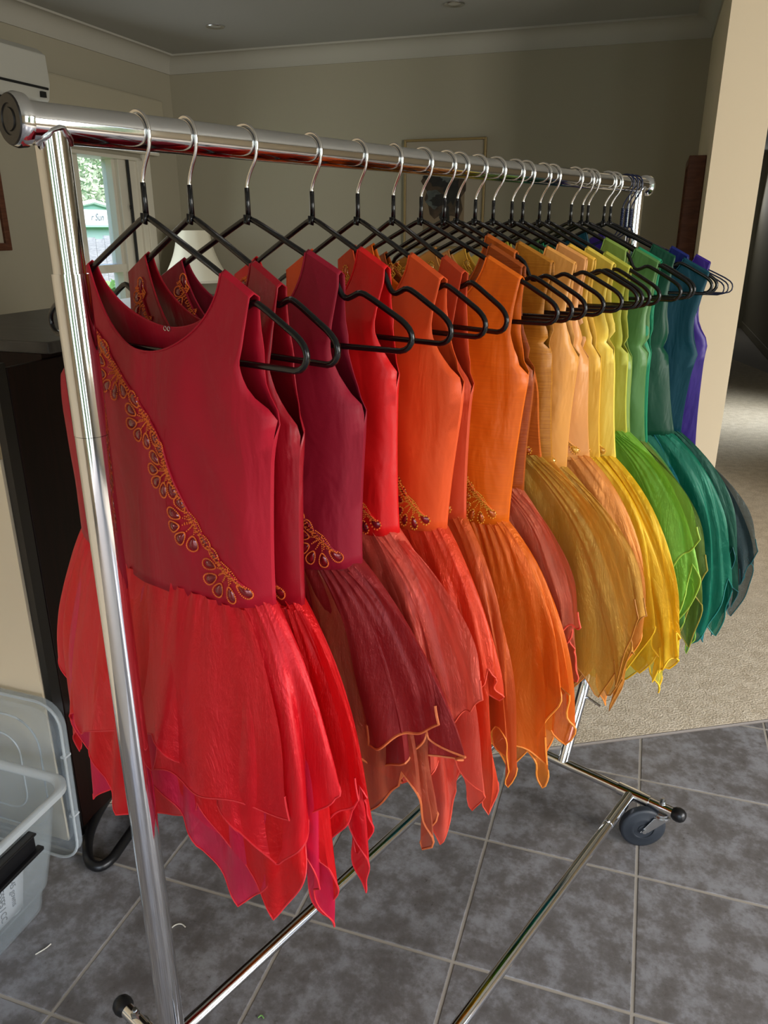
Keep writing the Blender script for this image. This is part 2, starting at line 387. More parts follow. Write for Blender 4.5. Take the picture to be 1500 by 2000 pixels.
# ---------------------------------------------------------------- the room
def wall_box(name, x0, y0, x1, y1, z0, z1, mat):
    o = MB().box((x0, y0, z0), (x1, y1, z1)).obj(name, mat); place_room(o); return tag(o, kind='structure')
CEIL = 2.40
XL, YB = -3.01, 4.77
# left wall with the window opening (y 3.62..4.40, z 0.78..1.86)
WY0, WY1, WZ0, WZ1 = 3.62, 4.37, 0.62, 1.80
lw = MB()
lw.box((XL - 0.14, -2.6, 0), (XL, WY0, CEIL)); lw.box((XL - 0.14, WY1, 0), (XL, YB + 0.14, CEIL))
lw.box((XL - 0.14, WY0, 0), (XL, WY1, WZ0)); lw.box((XL - 0.14, WY0, WZ1), (XL, WY1, CEIL))
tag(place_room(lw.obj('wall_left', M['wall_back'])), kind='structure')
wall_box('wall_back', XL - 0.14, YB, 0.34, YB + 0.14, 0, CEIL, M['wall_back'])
wall_box('wall_right', 0.165, 3.40, 0.345, YB, 0, CEIL, M['wall'])
wall_box('wall_hall_near', 1.37, 3.75, 1.5, 6.1, 0, CEIL, M['wall_back'])  # unseen run of the hall wall, added to shade the hall floor
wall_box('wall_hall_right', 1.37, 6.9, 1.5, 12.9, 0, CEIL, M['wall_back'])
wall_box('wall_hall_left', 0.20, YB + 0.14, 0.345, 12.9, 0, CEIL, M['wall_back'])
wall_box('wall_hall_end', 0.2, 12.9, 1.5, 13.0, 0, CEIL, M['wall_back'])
sw = MB(); sw.box((3.6, -2.6, 0), (3.75, -1.3, CEIL)); sw.box((3.6, 1.7, 0), (3.75, 5.9, CEIL)); sw.box((3.6, -1.3, 0), (3.75, 1.7, 0.6)); sw.box((3.6, -1.3, 2.25), (3.75, 1.7, CEIL))
tag(place_room(sw.obj('wall_side', M['wall'])), kind='structure')
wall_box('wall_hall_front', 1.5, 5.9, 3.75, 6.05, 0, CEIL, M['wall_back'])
wall_box('wall_partition', -1.75, 1.16, -1.197, 1.30, 0, 0.965, M['wall'])
wall_box('wall_left_near', -1.95, -2.6, -1.75, 1.30, 0, CEIL, M['wall'])
rw = MB()
rw.box((-1.95, -2.75, 0), (-0.6, -2.6, CEIL)); rw.box((2.5, -2.75, 0), (3.75, -2.6, CEIL)); rw.box((-0.6, -2.75, 2.2), (2.5, -2.6, CEIL))
tag(place_room(rw.obj('wall_rear', M['wall'])), kind='structure')
c = MB().box((XL - 0.14, -2.75, CEIL), (3.75, 13.0, CEIL + 0.1)).obj('ceiling', M['ceiling']); place_room(c); tag(c, kind='structure')

def cornice(name, pts_in):
    """cove cornice swept along a polyline in room coordinates; prof offsets inwards"""
    prof = []
    for k in range(9):
        a = math.pi / 2 * k / 8
        prof.append((0.085 - 0.078 * math.sin(a) , CEIL - 0.085 + 0.078 * (1 - math.cos(a)) ))
    prof = [(0.0, CEIL - 0.095), (0.008, CEIL - 0.095), (0.008, CEIL - 0.086)] + [(0.008 + 0.07 * (1 - math.cos(math.pi / 2 * k / 8)), CEIL - 0.086 + 0.076 * math.sin(math.pi / 2 * k / 8)) for k in range(9)] + [(0.088, CEIL - 0.01), (0.088, CEIL), (0.0, CEIL)]
    mb = MB(); (p0, n0, p1, n1) = pts_in
    vs = [(p0[0] + n0[0] * o_, p0[1] + n0[1] * o_, z) for o_, z in prof] + [(p1[0] + n1[0] * o_, p1[1] + n1[1] * o_, z) for o_, z in prof]
    n = len(prof)
    mb.add(vs, [(i, (i + 1) % n, n + (i + 1) % n, n + i) for i in range(n)])
    o = place_room(mb.obj(name, M['cornice'], smooth=True)); return tag(o, kind='structure')
cornice('trim_1', ((XL, YB), (1, -1), (0.165, YB), (-1, -1)))
cornice('trim_2', ((XL, 1.3), (1, 0), (XL, YB), (1, -1)))
cornice('trim_3', ((0.165, 3.4), (-1, 0), (0.165, YB), (-1, -1)))

# floor: grout bed, tiles, carpet
TA = R(-18.4247); TS = 0.34939; TO = Vector((-0.6329, 1.03935))
tx = Vector((math.cos(TA), math.sin(TA))); ty = Vector((-math.sin(TA), math.cos(TA)))
CE0 = Vector((0.47422, 1.83088)); CED = (Vector((1.16413, 1.96517)) - CE0).normalized(); CEN = Vector((-CED.y, CED.x))
fl = MB().box((-4.5, -3.5, -0.06), (6.0, 15.0, -0.0015)).obj('floor', M['grout']); place_room(fl); tag(fl, kind='structure')
def clip(poly, p, n):      # keep the side where (q-p).n < 0
    out = []
    for i in range(len(poly)):
        a, b = poly[i], poly[(i + 1) % len(poly)]
        da, db = (a - p).dot(n), (b - p).dot(n)
        if da <= 0: out.append(a)
        if (da < 0) != (db < 0) and abs(da - db) > 1e-9: out.append(a + (b - a) * (da / (da - db)))
    return out
full_tile = None; Finv = fl.matrix_world.inverted()
for i in range(-6, 9):
    for j in range(-5, 6):
        c0 = TO + tx * (i * TS) + ty * (j * TS); g = 0.0034
        poly = [c0 + tx * g + ty * g, c0 + tx * (TS - g) + ty * g, c0 + tx * (TS - g) + ty * (TS - g), c0 + tx * g + ty * (TS - g)]
        ctr = c0 + (tx + ty) * TS / 2
        rel = (ctr.x * XR.x + ctr.y * XR.y, ctr.x * YR.x + ctr.y * YR.y)
        if rel[0] < -1.9 or rel[0] > 2.6 or rel[1] < -0.6 or rel[1] > 3: continue
        q = clip(poly, CE0, CEN)
        if len(q) < 3: continue
        whole = all((v - CE0).dot(CEN) < 0 for v in poly)
        if whole and full_tile is not None: me = full_tile
        else:
            mb = MB(); loc = [((v - c0).dot(tx), (v - c0).dot(ty)) for v in q]
            cx = sum(a for a, _ in loc) / len(loc); cy = sum(b_ for _, b_ in loc) / len(loc)
            n = len(loc); e_ = 0.0012
            inn = [(a + (cx - a) * e_ / TS * 2, b_ + (cy - b_) * e_ / TS * 2) for a, b_ in loc]
            vs = [(a, b_, -0.02) for a, b_ in loc] + [(a, b_, -0.0012) for a, b_ in loc] + [(a, b_, 0.0) for a, b_ in inn]
            fs = [(k, (k + 1) % n, n + (k + 1) % n, n + k) for k in range(n)] + [(n + k, n + (k + 1) % n, 2 * n + (k + 1) % n, 2 * n + k) for k in range(n)] + [tuple(range(2 * n, 3 * n))]
            me = mb.add(vs, fs).mesh('tile', M['tile'])
            if whole: full_tile = me
        t = bpy.data.objects.new('tile', me); link(t, fl)
        t.matrix_world = Matrix.Translation((c0.x, c0.y, 0)) @ Matrix.Rotation(TA, 4, 'Z')
# carpet as one pile-topped slab with a rounded front edge
A = CE0 - CED * 3.6; B = CE0 + CED * 3.4
cp = MB().prism([tuple(A), tuple(B), tuple(B + Vector((0.3, 11.5))), tuple(A + Vector((-1.2, 4.0))), tuple(A + Vector((2.4, 13.5)))][0:3] + [tuple(A + Vector((4.0, 13.0))), tuple(A + Vector((-1.2, 5.2)))], -0.02, 0.006)
cpo = cp.obj('carpet', M['carpet'], bevel=0.004); tag(cpo, kind='structure')
cpo.name = 'floor_carpet'
# metal-grey threshold along the carpet edge
th = MB().tube([tuple(CE0 - CED * 3.4) + (0.001,), tuple(CE0 + CED * 3.2) + (0.001,)], 0.006, 6).obj('trim_4', simple('grey_edge_strip', srgb(120, 112, 104), 0.5, bscale=50, bstr=0.1)); tag(th, kind='structure')

# window on the left wall: frame, sashes, panes, cord
def window_left():
    w = MB()
    w.box((-0.14, WY0, WZ0), (0.012, WY0 + 0.05, WZ1)); w.box((-0.14, WY1 - 0.05, WZ0), (0.012, WY1, WZ1))
    w.box((-0.14, WY0, WZ1 - 0.02), (0.012, WY1, WZ1)); w.box((-0.14, WY0, WZ0), (0.02, WY1, WZ0 + 0.03))
    o = w.obj('window_1', M['white_paint'], bevel=0.003); place_room(o, XL, 0); tag(o, kind='structure')
    s = MB().box((-0.12, WY0 + 0.05, 1.155), (-0.02, WY1 - 0.05, 1.20)).obj('transom', M['white_paint'], o)
    st = MB().box((-0.075, 4.125, WZ0 + .03), (-0.03, 4.17, WZ1 - .02)).obj('mullion', M['white_paint'], o, bevel=0.003)
    st = MB().box((-0.12, 3.67, WZ0 + .03), (-0.05, 3.70, WZ1 - .02)).obj('mullion', M['white_paint'], o, bevel=0.003)
    st = MB().box((-0.10, 3.79, WZ0 + .03), (-0.03, 3.835, WZ1 - .02)).obj('mullion', M['white_paint'], o, bevel=0.003)
    MB().box((-0.12, 4.15, WZ0 + .03), (-0.004, 4.325, WZ1 - .02)).obj('sash_board', M['white_paint'], o, bevel=0.003)
    MB().tube([(0.012, 4.22, WZ1 - 0.02), (0.012, 4.222, WZ0 + 0.04)], 0.009, 8).obj('blind_cord', M['dark'], o)
    MB().tube([(0.02, 4.20 + 0.012 * math.cos(a), 1.52 + 0.012 * math.sin(a)) for a in [k * math.pi / 5 for k in range(10)]], 0.002, 6, closed=True).obj('cord_ring', M['dark'], o)
    for (y0, y1, z0, z1) in ((3.70, 3.79, WZ0, 1.155), (3.70, 3.79, 1.2, WZ1), (3.835, 4.16, WZ0, 1.155), (3.835, 4.16, 1.20, WZ1)):
        MB().box((-0.085, y0, z0), (-0.080, y1, z1)).obj('pane', M['glass'], o)
    return o
window_left()
# casing board at the right of the window
o = MB().box((0, 4.37, 0.55), (0.02, 4.44, 1.83)).obj('trim_5', M['white_paint'], bevel=0.003); place_room(o, XL, 0); tag(o, kind='structure')
# roller blind rolled up in a pelmet
pr = empty('roller_blind'); place_room(pr, XL + 0.002, 0, 0)
tag(pr, 'cream roller blind pelmet above the left window', 'blind')
MB().box((0, 3.53, 1.84), (0.07, 4.56, 2.13)).obj('pelmet', M['pelmet'], pr, bevel=0.012)
MB().tube([(0.04, 3.56, 1.83), (0.04, 4.5, 1.83)], 0.012, 10).obj('bottom_rail', M['white_paint'], pr, smooth=True)
# split-system air conditioner
ac = empty('air_conditioner'); place_room(ac, XL + 0.001, 0, 0)
tag(ac, 'white wall-mounted air conditioner high on the left wall', 'air conditioner')
prof = [(0, 1.93), (0.10, 1.93), (0.165, 1.98), (0.18, 2.05), (0.175, 2.17), (0.13, 2.20), (0, 2.20)]
mb = MB(); n = len(prof)
mb.add([(x, 2.72, z) for x, z in prof] + [(x, 3.44, z) for x, z in prof], [tuple(range(n)), tuple(range(2 * n - 1, n - 1, -1))] + [(i, n + i, n + (i + 1) % n, (i + 1) % n) for i in range(n)])
mb.obj('body', M['ac'], ac, bevel=0.006)
MB().box((0.176, 2.74, 2.020), (0.183, 3.42, 2.030)).obj('panel_gap', M['dark'], ac)
MB().box((0.12, 2.76, 1.945), (0.150, 3.38, 1.965)).obj('air_outlet', M['dark'], ac)
MB().box((0.17, 3.37, 1.985), (0.183, 3.40, 2.01)).obj('display', M['dark'], ac)

def framed_picture(name, cx, cz, w, h, axis, label, frame, fw, art=None, depth=0.025):
    """picture built in x (width) - z plane facing -y, then placed"""
    e = empty(name); f = MB()
    a, b = w / 2, h / 2
    f.box((-a, -depth, -b), (-a + fw, 0, b)); f.box((a - fw, -depth, -b), (a, 0, b))
    f.box((-a + fw, -depth, b - fw), (a - fw, 0, b)); f.box((-a + fw, -depth, -b), (a - fw, 0, -b + fw))
    f.obj('frame', frame, e, bevel=0.003)
    MB().box((-a + fw, -0.010, -b + fw), (a - fw, -0.004, b - fw)).obj('mount', M['mat_board'], e)
    if art: art(e)
    MB().box((-a + fw, -0.020, -b + fw), (a - fw, -0.0185, b - fw)).obj('glazing', M['glass'], e)
    if axis == 'back': e.matrix_world = room_mat(cx, YB - 0.001, cz)
    else: e.matrix_world = room_mat(XL + 0.001, cx, cz) @ Matrix.Rotation(R(90), 4, 'Z')
    return tag(e, label, 'picture')
def tree_art(e):
    MB().box((-0.125, -0.0115, -0.21), (0.125, -0.0100, 0.19)).obj('inner_mount', M['mat_inner'], e)
    rnd = random.Random(5)
    def blob(cx, cz, rx, rz, y, mat, name):
        pts = []
        for k in range(22):
            a = 2 * math.pi * k / 22; q = 1 + rnd.uniform(-0.22, 0.22)
            pts.append((cx + rx * q * math.cos(a), cz + rz * q * math.sin(a)))
        mb = MB(); n = len(pts)
        mb.add([(x, y, z) for x, z in pts] + [(x, y + 0.0008, z) for x, z in pts], [tuple(range(n)), tuple(range(2 * n - 1, n - 1, -1))] + [(i, (i + 1) % n, n + (i + 1) % n, n + i) for i in range(n)])
        mb.obj(name, mat, e)
    blob(0.0, 0.02, 0.125, 0.165, -0.0125, M['ink_brown'], 'printed_tree')
    blob(-0.03, 0.10, 0.085, 0.05, -0.0134, M['ink_dark'], 'printed_branch')
    blob(0.02, 0.10, 0.04, 0.03, -0.0140, M['ink_teal'], 'printed_branch')
    blob(0.05, 0.02, 0.05, 0.07, -0.0134, M['ink_dark'], 'printed_branch')
    blob(-0.06, -0.02, 0.045, 0.055, -0.0134, M['ink_teal'], 'printed_branch')
    blob(-0.02, -0.03, 0.06, 0.03, -0.0142, M['ink_dark'], 'printed_branch')
    blob(0.01, -0.125, 0.03, 0.06, -0.0134, M['ink_dark'], 'printed_trunk')
framed_picture('framed_print', -1.213, 1.588, 0.49, 0.60, 'back', 'thin gold framed tree print on the back wall, behind the rail', M['frame_gold'], 0.013, tree_art)
framed_picture('framed_picture', 2.94, 1.52, 0.52, 0.44, 'left', 'brown wooden picture frame cut off by the left edge, on the left wall', M['frame_wood'], 0.035)
# deep frame on the wall beside the pillar, seen edge-on
wf = empty('deep_picture_frame'); wf.matrix_world = room_mat(0.164, 3.72, 1.44)
tag(wf, 'dark brown deep wooden frame seen edge-on beside the pillar', 'picture frame')
f = MB(); f.box((-0.068, 0, -0.235), (0, 0.03, 0.245)); f.box((-0.068, 0.36, -0.235), (0, 0.39, 0.245)); f.box((-0.068, 0.03, 0.215), (0, 0.36, 0.245)); f.box((-0.068, 0.03, -0.235), (0, 0.36, -0.205))
f.obj('frame', M['frame_wood'], wf, bevel=0.003)
MB().box((-0.03, 0.03, -0.205), (-0.01, 0.36, 0.215)).obj('panel', M['mat_board'], wf)

# downlights
for i, (x, y, lab) in enumerate(((-2.32, 4.157, 'small round recessed ceiling light nearer the left wall'), (-1.025, 4.133, 'small round recessed ceiling light at the top edge, right of the other'))):
    d = empty('recessed_light'); d.matrix_world = room_mat(x, y, CEIL)
    tag(d, lab, 'ceiling light', 'recessed ceiling lights')
    MB().lathe([(0.030, -0.002), (0.046, -0.006), (0.050, -0.003), (0.050, 0.0), (0.030, 0.0)], 24).obj('trim_ring', M['chrome_dull'], d, smooth=True)
    MB().lathe([(0.0, -0.0015), (0.030, -0.0015)], 24).obj('lens', M['ac'], d)

# low sideboard under the lamp (its top is what carries lamp and plant)
sb = empty('sideboard'); sb.matrix_world = room_mat(-2.25, 4.50, 0)
tag(sb, 'low brown sideboard against the back wall carrying the lamp', 'sideboard')
MB().box((-0.73, -0.22, 0.08), (0.73, 0.22, 0.76)).obj('body', M['frame_wood'], sb, bevel=0.004)
MB().box((-0.75, -0.24, 0.76), (0.75, 0.24, 0.79)).obj('top', M['frame_wood'], sb, bevel=0.004)
for k in range(3): MB().box((-0.70 + k * 0.475, -0.232, 0.12), (-0.25 + k * 0.475, -0.221, 0.72)).obj('door', M['frame_wood'], sb, bevel=0.004)
for x in (-0.68, 0.68):
    for y in (-0.18, 0.18): MB().box((x - 0.025, y - 0.025, 0.006), (x + 0.025, y + 0.025, 0.08)).obj('leg', M['frame_wood'], sb)
lp = empty('table_lamp'); lp.matrix_world = room_mat(-2.73, 4.44, 0.79)
tag(lp, 'table lamp with a cream bell-shaped fabric shade by the left window', 'lamp')
MB().lathe([(0.0, 0.0), (0.08, 0.0), (0.08, 0.012), (0.03, 0.03), (0.055, 0.10), (0.06, 0.16), (0.03, 0.22), (0.012, 0.25), (0.012, 0.30), (0, 0.30)], 24).obj('base', M['brass'], lp, smooth=True)
seg = 40; mb = MB(); profs = []
for k in range(13):
    t = k / 12; rr_ = 0.105 + 0.105 * (t ** 2.0) + 0.012 * t; z = 0.60 - 0.30 * t; profs.append((rr_, z))
mb.lathe(profs + [(profs[-1][0] - 0.003, profs[-1][1])] + [(a - 0.003, b_) for a, b_ in reversed(profs)], seg)
vs = []
for i, v_ in enumerate(mb.v):
    x, y, z = v_; a = math.atan2(y, x); q = 1 - 0.035 * abs(math.sin(a * 4)) ; vs.append((x * q, y * q, z))
mb.v = vs; mb.obj('lamp_shade', M['shade'], lp, smooth=True)
MB().lathe([(0.216, 0.296), (0.221, 0.296), (0.222, 0.308), (0.217, 0.310)], 40).obj('shade_trim', M['white_paint'], lp, smooth=True)
# plant
pl = empty('potted_plant'); pl.matrix_world = room_mat(-1.92, 4.42, 0.79)
tag(pl, 'dark green leafy pot plant seen between the red dresses', 'plant')
MB().lathe([(0, 0), (0.055, 0), (0.075, 0.12), (0.08, 0.12), (0.08, 0.135), (0.07, 0.135), (0.065, 0.11), (0, 0.11)], 20).obj('pot', M['pot'], pl, smooth=True)
rnd = random.Random(3); lf = MB()
for k in range(90):
    a = rnd.uniform(0, 6.28); rr_ = rnd.uniform(0.0, 0.14); z = 0.14 + rnd.uniform(0, 0.22) * (1 - rr_ * 2)
    c_ = Vector((rr_ * math.cos(a), rr_ * math.sin(a), z)); d = Vector((math.cos(a), math.sin(a), rnd.uniform(-0.3, 0.8))).normalized() * rnd.uniform(0.03, 0.055)
    w = d.cross(Vector((0, 0, 1))).normalized() * 0.012
    lf.add([c_, c_ + d * 0.5 + w, c_ + d, c_ + d * 0.5 - w + Vector((0, 0, 0.004))], [(0, 1, 2, 3)])
tag(lf.obj('foliage', M['leaf'], pl, recalc=False), kind='stuff')
MB().tube([(0, 0, 0.10), (0.01, 0, 0.2), (-0.01, 0.01, 0.3)], 0.005, 6).obj('stem', M['trunk'], pl)

# small pale notice on the hall wall
nb = MB().box((-0.006, 7.2, 1.45), (0, 7.6, 1.75)).obj('notice', M['paper']); nb.matrix_world = room_mat(1.369, 0, 0)
tag(nb, 'small pale paper on the dark hall wall at the right edge', 'paper')
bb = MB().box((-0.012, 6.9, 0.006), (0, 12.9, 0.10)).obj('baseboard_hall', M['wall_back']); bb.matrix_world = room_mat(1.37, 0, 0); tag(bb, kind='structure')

# ---------------------------------------------------------------- garden outside the window
gd = MB().box((-22, -8, -0.5), (-3.2, 30, -0.425)).obj('lawn', M['grass']); place_room(gd); tag(gd, 'green lawn outside the left window', 'lawn')
sh = empty('garden_shed'); sh.matrix_world = room_mat(-7.3, 9.25, -0.42)
tag(sh, 'pale green gabled garden shed outside the left window', 'shed')
# shed front faces the window (towards +x)
MB().box((-2.0, -1.7, 0), (0, 1.7, 1.88)).obj('wall', M['shed_wall'], sh)
g = MB(); g.add([(0.1, -1.9, 1.84), (0.1, 1.9, 1.84), (0.1, 0, 2.14), (-2.1, -1.9, 1.84), (-2.1, 1.9, 1.84), (-2.1, 0, 2.14)], [(0, 1, 2), (5, 4, 3), (0, 2, 5, 3), (1, 4, 5, 2), (0, 3, 4, 1)])
g.obj('roof', simple('shed_roof_green', srgb(150, 196, 172), 0.6, bscale=20, bstr=0.1), sh)
for s_ in (-1, 1):
    MB().tube([(0.13, s_ * 1.95, 1.84), (0.13, 0, 2.16)], 0.03, 6).obj('barge_board', M['shed_white'], sh)
def text_mesh(body, size, name, mat, parent, mw, shear=0.0, extrude=0.002, align='CENTER'):
    cu = bpy.data.curves.new(name, 'FONT'); cu.body = body; cu.size = size; cu.extrude = extrude; cu.shear = shear
    cu.align_x = align; cu.align_y = 'CENTER'; cu.resolution_u = 3
    t = bpy.data.objects.new(name + '_tmp', cu); COL.objects.link(t)
    bpy.context.view_layer.update()
    me = bpy.data.meshes.new_from_object(t.evaluated_get(bpy.context.evaluated_depsgraph_get())); me.materials.clear(); me.materials.append(mat)
    bpy.data.objects.remove(t); o = bpy.data.objects.new(name, me); link(o, parent)
    if parent: o.matrix_local = mw
    else: o.matrix_world = mw
    return o
sg = empty('sign_board'); sg.matrix_world = room_mat(-6.0, 7.85, 0)
tag(sg, 'white sign with slanted grey writing outside the left window', 'sign')
MB().box((-0.03, -0.75, 1.44), (0.0, 0.55, 1.60)).obj('board', M['shed_white'], sg)
for y in (-0.6, 0.45): MB().box((-0.08, y - 0.03, -0.42), (-0.03, y + 0.03, 1.5)).obj('post', M['fence'], sg)
text_mesh('r Sun', 0.105, 'lettering', M['ink'], sg, Matrix.Translation((0.004, -0.075, 1.52)) @ Matrix.Rotation(R(90), 4, 'Z') @ Matrix.Rotation(R(90), 4, 'X'), 0.3)
fc = empty('garden_fence'); fc.matrix_world = room_mat(-5.55, 7.2, -0.42)
tag(fc, 'grey weathered board fence outside the left window', 'fence')
rnd = random.Random(8); fbm = MB().box((0, 0, 0), (0.02, 0.135, 1.74)).mesh('board', M['fence'])
for k in range(26):
    b_ = bpy.data.objects.new('board', fbm); link(b_, fc); b_.location = (0, -1.8 + k * 0.142, rnd.uniform(-0.03, 0.02))
MB().box((-0.05, -1.8, 1.35), (0, 1.9, 1.43)).obj('rail', M['fence'], fc)
def garden_tree(x, y, h, r, seed, lab):
    t = empty('garden_tree'); t.matrix_world = room_mat(x, y, -0.42); tag(t, lab, 'tree', 'garden trees outside the window')
    MB().tube([(0, 0, 0), (0.1, 0, h * 0.5), (-0.05, 0.1, h)], [0.14, 0.10, 0.04], 8).obj('trunk', M['trunk'], t, smooth=True)
    rnd = random.Random(seed); lf = MB()
    for k in range(12000):
        d = Vector((rnd.gauss(0, 1), rnd.gauss(0, 1), rnd.gauss(0, 1))).normalized() * r * rnd.uniform(0.35, 1.0)
        c_ = Vector((0, 0, h * 0.8)) + Vector((d.x, d.y, d.z * 0.9)); a = Vector((rnd.uniform(-1, 1), rnd.uniform(-1, 1), rnd.uniform(-1, 1))).normalized()
        b_ = a.orthogonal().normalized() * 0.03; a = a * 0.055
        lf.add([c_ - a, c_ + b_, c_ + a, c_ - b_], [(0, 1, 2, 3)])
    tag(lf.obj('crown', M['foliage'], t, recalc=False), kind='stuff')
garden_tree(-11.5, 15.5, 3.6, 1.9, 1, 'bushy pale green tree behind the shed outside the window')
garden_tree(-10.6, 11.6, 3.0, 1.5, 2, 'smaller tree beside the shed outside the window')
hd = empty('garden_shrub'); hd.matrix_world = room_mat(-4.3, 5.5, -0.42); tag(hd, 'bright green shrub low outside the left window', 'shrub')
rnd = random.Random(11); lf = MB()
for k in range(6500):
    c_ = Vector((rnd.uniform(-0.35, 0.35), rnd.uniform(-0.8, 0.8), rnd.uniform(0.1, 1.38))); a = Vector((rnd.uniform(-1, 1), rnd.uniform(-1, 1), rnd.uniform(-1, 1))).normalized()
    b_ = a.orthogonal().normalized() * 0.022; a = a * 0.05; lf.add([c_ - a, c_ + b_, c_ + a, c_ - b_], [(0, 1, 2, 3)])
tag(lf.obj('foliage', simple('bright_shrub_leaf', srgb(120, 168, 96), 0.7, var=0.5, vscale=6), hd, recalc=False), kind='stuff')

# ---------------------------------------------------------------- dark cabinet, left
cb = empty('dark_cabinet'); cb.matrix_world = room_mat(-1.175, 1.165, 0)
tag(cb, 'tall dark mahogany cabinet behind the left post', 'cabinet')
MB().box((-0.50, 0.14, 0.02), (-0.012, 1.35, 1.155)).obj('body', M['cabinet'], cb)
MB().box((-0.012, 0.03, 0.02), (0.0, 1.33, 1.145)).obj('door', M['cabinet'], cb, bevel=0.002)
MB().box((-0.019, -0.0, 0.0), (-0.001, 0.028, 1.155)).obj('edge_strip', M['cabinet_edge'], cb)
MB().box((-0.50, 0.14, 1.155), (0.010, 1.36, 1.180)).obj('top', M['cabinet_top'], cb, bevel=0.004)
MB().box((-0.45, 0.18, 0.0), (-0.03, 1.30, 0.02)).obj('plinth', M['cabinet_edge'], cb)
# coiled chrome handle sticking out of the door
pts = []
for k in range(97):
    a = k / 12 * 2 * math.pi; pts.append((0.006 + k / 96 * 0.062, 0.085 + 0.0185 * math.cos(a), 0.318 + 0.0185 * math.sin(a)))
MB().tube(pts, 0.0036, 6).obj('coiled_handle', M['chrome'], cb, smooth=True)
MB().tube([(0.0, 0.085, 0.318), (0.075, 0.085, 0.318)], 0.009, 10).obj('handle_rod', M['chrome'], cb, smooth=True)
MB().tube(chaikin([(0.001, 0.12, 0.27), (0.02, 0.12, 0.265), (0.022, 0.118, 0.235), (0.016, 0.105, 0.225), (0.018, 0.095, 0.222)]), 0.0016, 6).obj('wire_latch', M['chrome_dull'], cb, smooth=True)

# bent black tube lying on the floor by the cabinet
ub = MB().tube(chaikin([(-0.700, 1.75, 0.0135), (-0.708, 1.672, 0.0135), (-0.720, 1.598, 0.0135), (-0.724, 1.531, 0.0135), (-0.716, 1.462, 0.0135), (-0.690, 1.398, 0.0135), (-0.660, 1.380, 0.0135), (-0.638, 1.404, 0.0135), (-0.630, 1.446, 0.0135), (-0.620, 1.491, 0.0135), (-0.607, 1.576, 0.0135), (-0.590, 1.66, 0.0135)], 2), 0.0118, 12).obj('bent_tube_foot', M['black_rubber'], smooth=True)
tag(ub, 'black bent tube stand foot curled on the tiles beside the dark cabinet', 'stand')

# ---------------------------------------------------------------- plastic tub and its lid
def rrect(x0, y0, x1, y1, r, n=6):
    pts = []
    for cx, cy, a0 in ((x1 - r, y1 - r, 0), (x0 + r, y1 - r, 90), (x0 + r, y0 + r, 180), (x1 - r, y0 + r, 270)):
        for k in range(n + 1):
            a = R(a0 + 90 * k / n); pts.append((cx + r * math.cos(a), cy + r * math.sin(a)))
    return pts
tub = empty('storage_tub'); tub.matrix_world = room_mat(-1.055, 1.060, 0)
tag(tub, 'clear plastic storage tub with handwritten paper inside, at the left edge', 'storage tub')
TW, TL, TH = 0.40, 0.58, 0.300     # local: x from -TW..0, y from -TL..0
def shell(z, ins): return rrect(-TW + ins, -TL + ins, -ins, -ins, 0.045)
mb = MB(); levels = [(0.0, 0.066), (0.003, 0.058), (0.055, 0.052), (0.062, 0.044), (0.15, 0.030), (0.285, 0.013), (0.289, 0.010)]
th_ = 0.0022
rings = [(z, ins) for z, ins in levels] + [(z + (0.003 if z < 0.01 else 0), ins + th_) for z, ins in reversed(levels)]
n = None
for z, ins in rings:
    r_ = shell(z, ins); n = len(r_); mb.v += [(x, y, z) for x, y in r_]
for i in range(len(rings) - 1):
    for k in range(n):
        mb.f.append((i * n + k, i * n + (k + 1) % n, (i + 1) * n + (k + 1) % n, (i + 1) * n + k))
mb.f.append(tuple(range(n - 1, -1, -1))); mb.f.append(tuple((len(rings) - 1) * n + k for k in range(n)))
mb.obj('tub_body', M['bin'], tub, smooth=True)
mb = MB(); rings = [(0.287, 0.012), (0.284, -0.002), (0.286, -0.005), (0.298, -0.005), (0.300, -0.002), (0.300, 0.006), (0.297, 0.010)]
for z, ins in rings:
    r_ = shell(z, ins); mb.v += [(x, y, z) for x, y in r_]
for i in range(len(rings)):
    i2 = (i + 1) % len(rings)
    for k in range(n): mb.f.append((i * n + k, i * n + (k + 1) % n, i2 * n + (k + 1) % n, i2 * n + k))
mb.obj('rim', M['bin_rim'], tub, smooth=True)
cl = MB(); cl.box((0.004, -0.36, 0.238), (0.016, -0.135, 0.276)); cl.box((0.004, -0.36, 0.276), (0.024, -0.135, 0.281)); cl.box((0.010, -0.36, 0.232), (0.026, -0.125, 0.240))
cl.obj('clip_handle', M['black_rubber'], tub, bevel=0.002)
# things in the tub
pp = empty('paper_sheet'); pp.matrix_world = room_mat(-1.055, 1.060, 0)
tag(pp, 'white handwritten paper standing against the inside of the plastic tub', 'paper')
mb = MB(); ny, nz = 12, 8
for iy in range(ny + 1):
    for iz in range(nz + 1):
        y = -0.50 + iy / ny * 0.37; z = 0.058 + iz / nz * 0.165
        mb.v.append((-0.0600 + 0.0008 * math.sin(y * 30) + (z - 0.055) * 0.205, y, z))
for iy in range(ny):
    for iz in range(nz):
        a = iy * (nz + 1) + iz; mb.f.append((a, a + 1, a + nz + 2, a + nz + 1))
po = mb.obj('sheet', M['paper'], pp, smooth=True)
sd = po.modifiers.new('thickness', 'SOLIDIFY'); sd.thickness = 0.0006
mt = lambda y, z: Matrix.Translation((-0.0582 + (z - 0.055) * 0.205, y, z)) @ Matrix.Rotation(R(11.6), 4, 'Y') @ Matrix.Rotation(R(90), 4, 'Z') @ Matrix.Rotation(R(90), 4, 'X') @ Matrix.Rotation(R(-84), 4, 'Z')
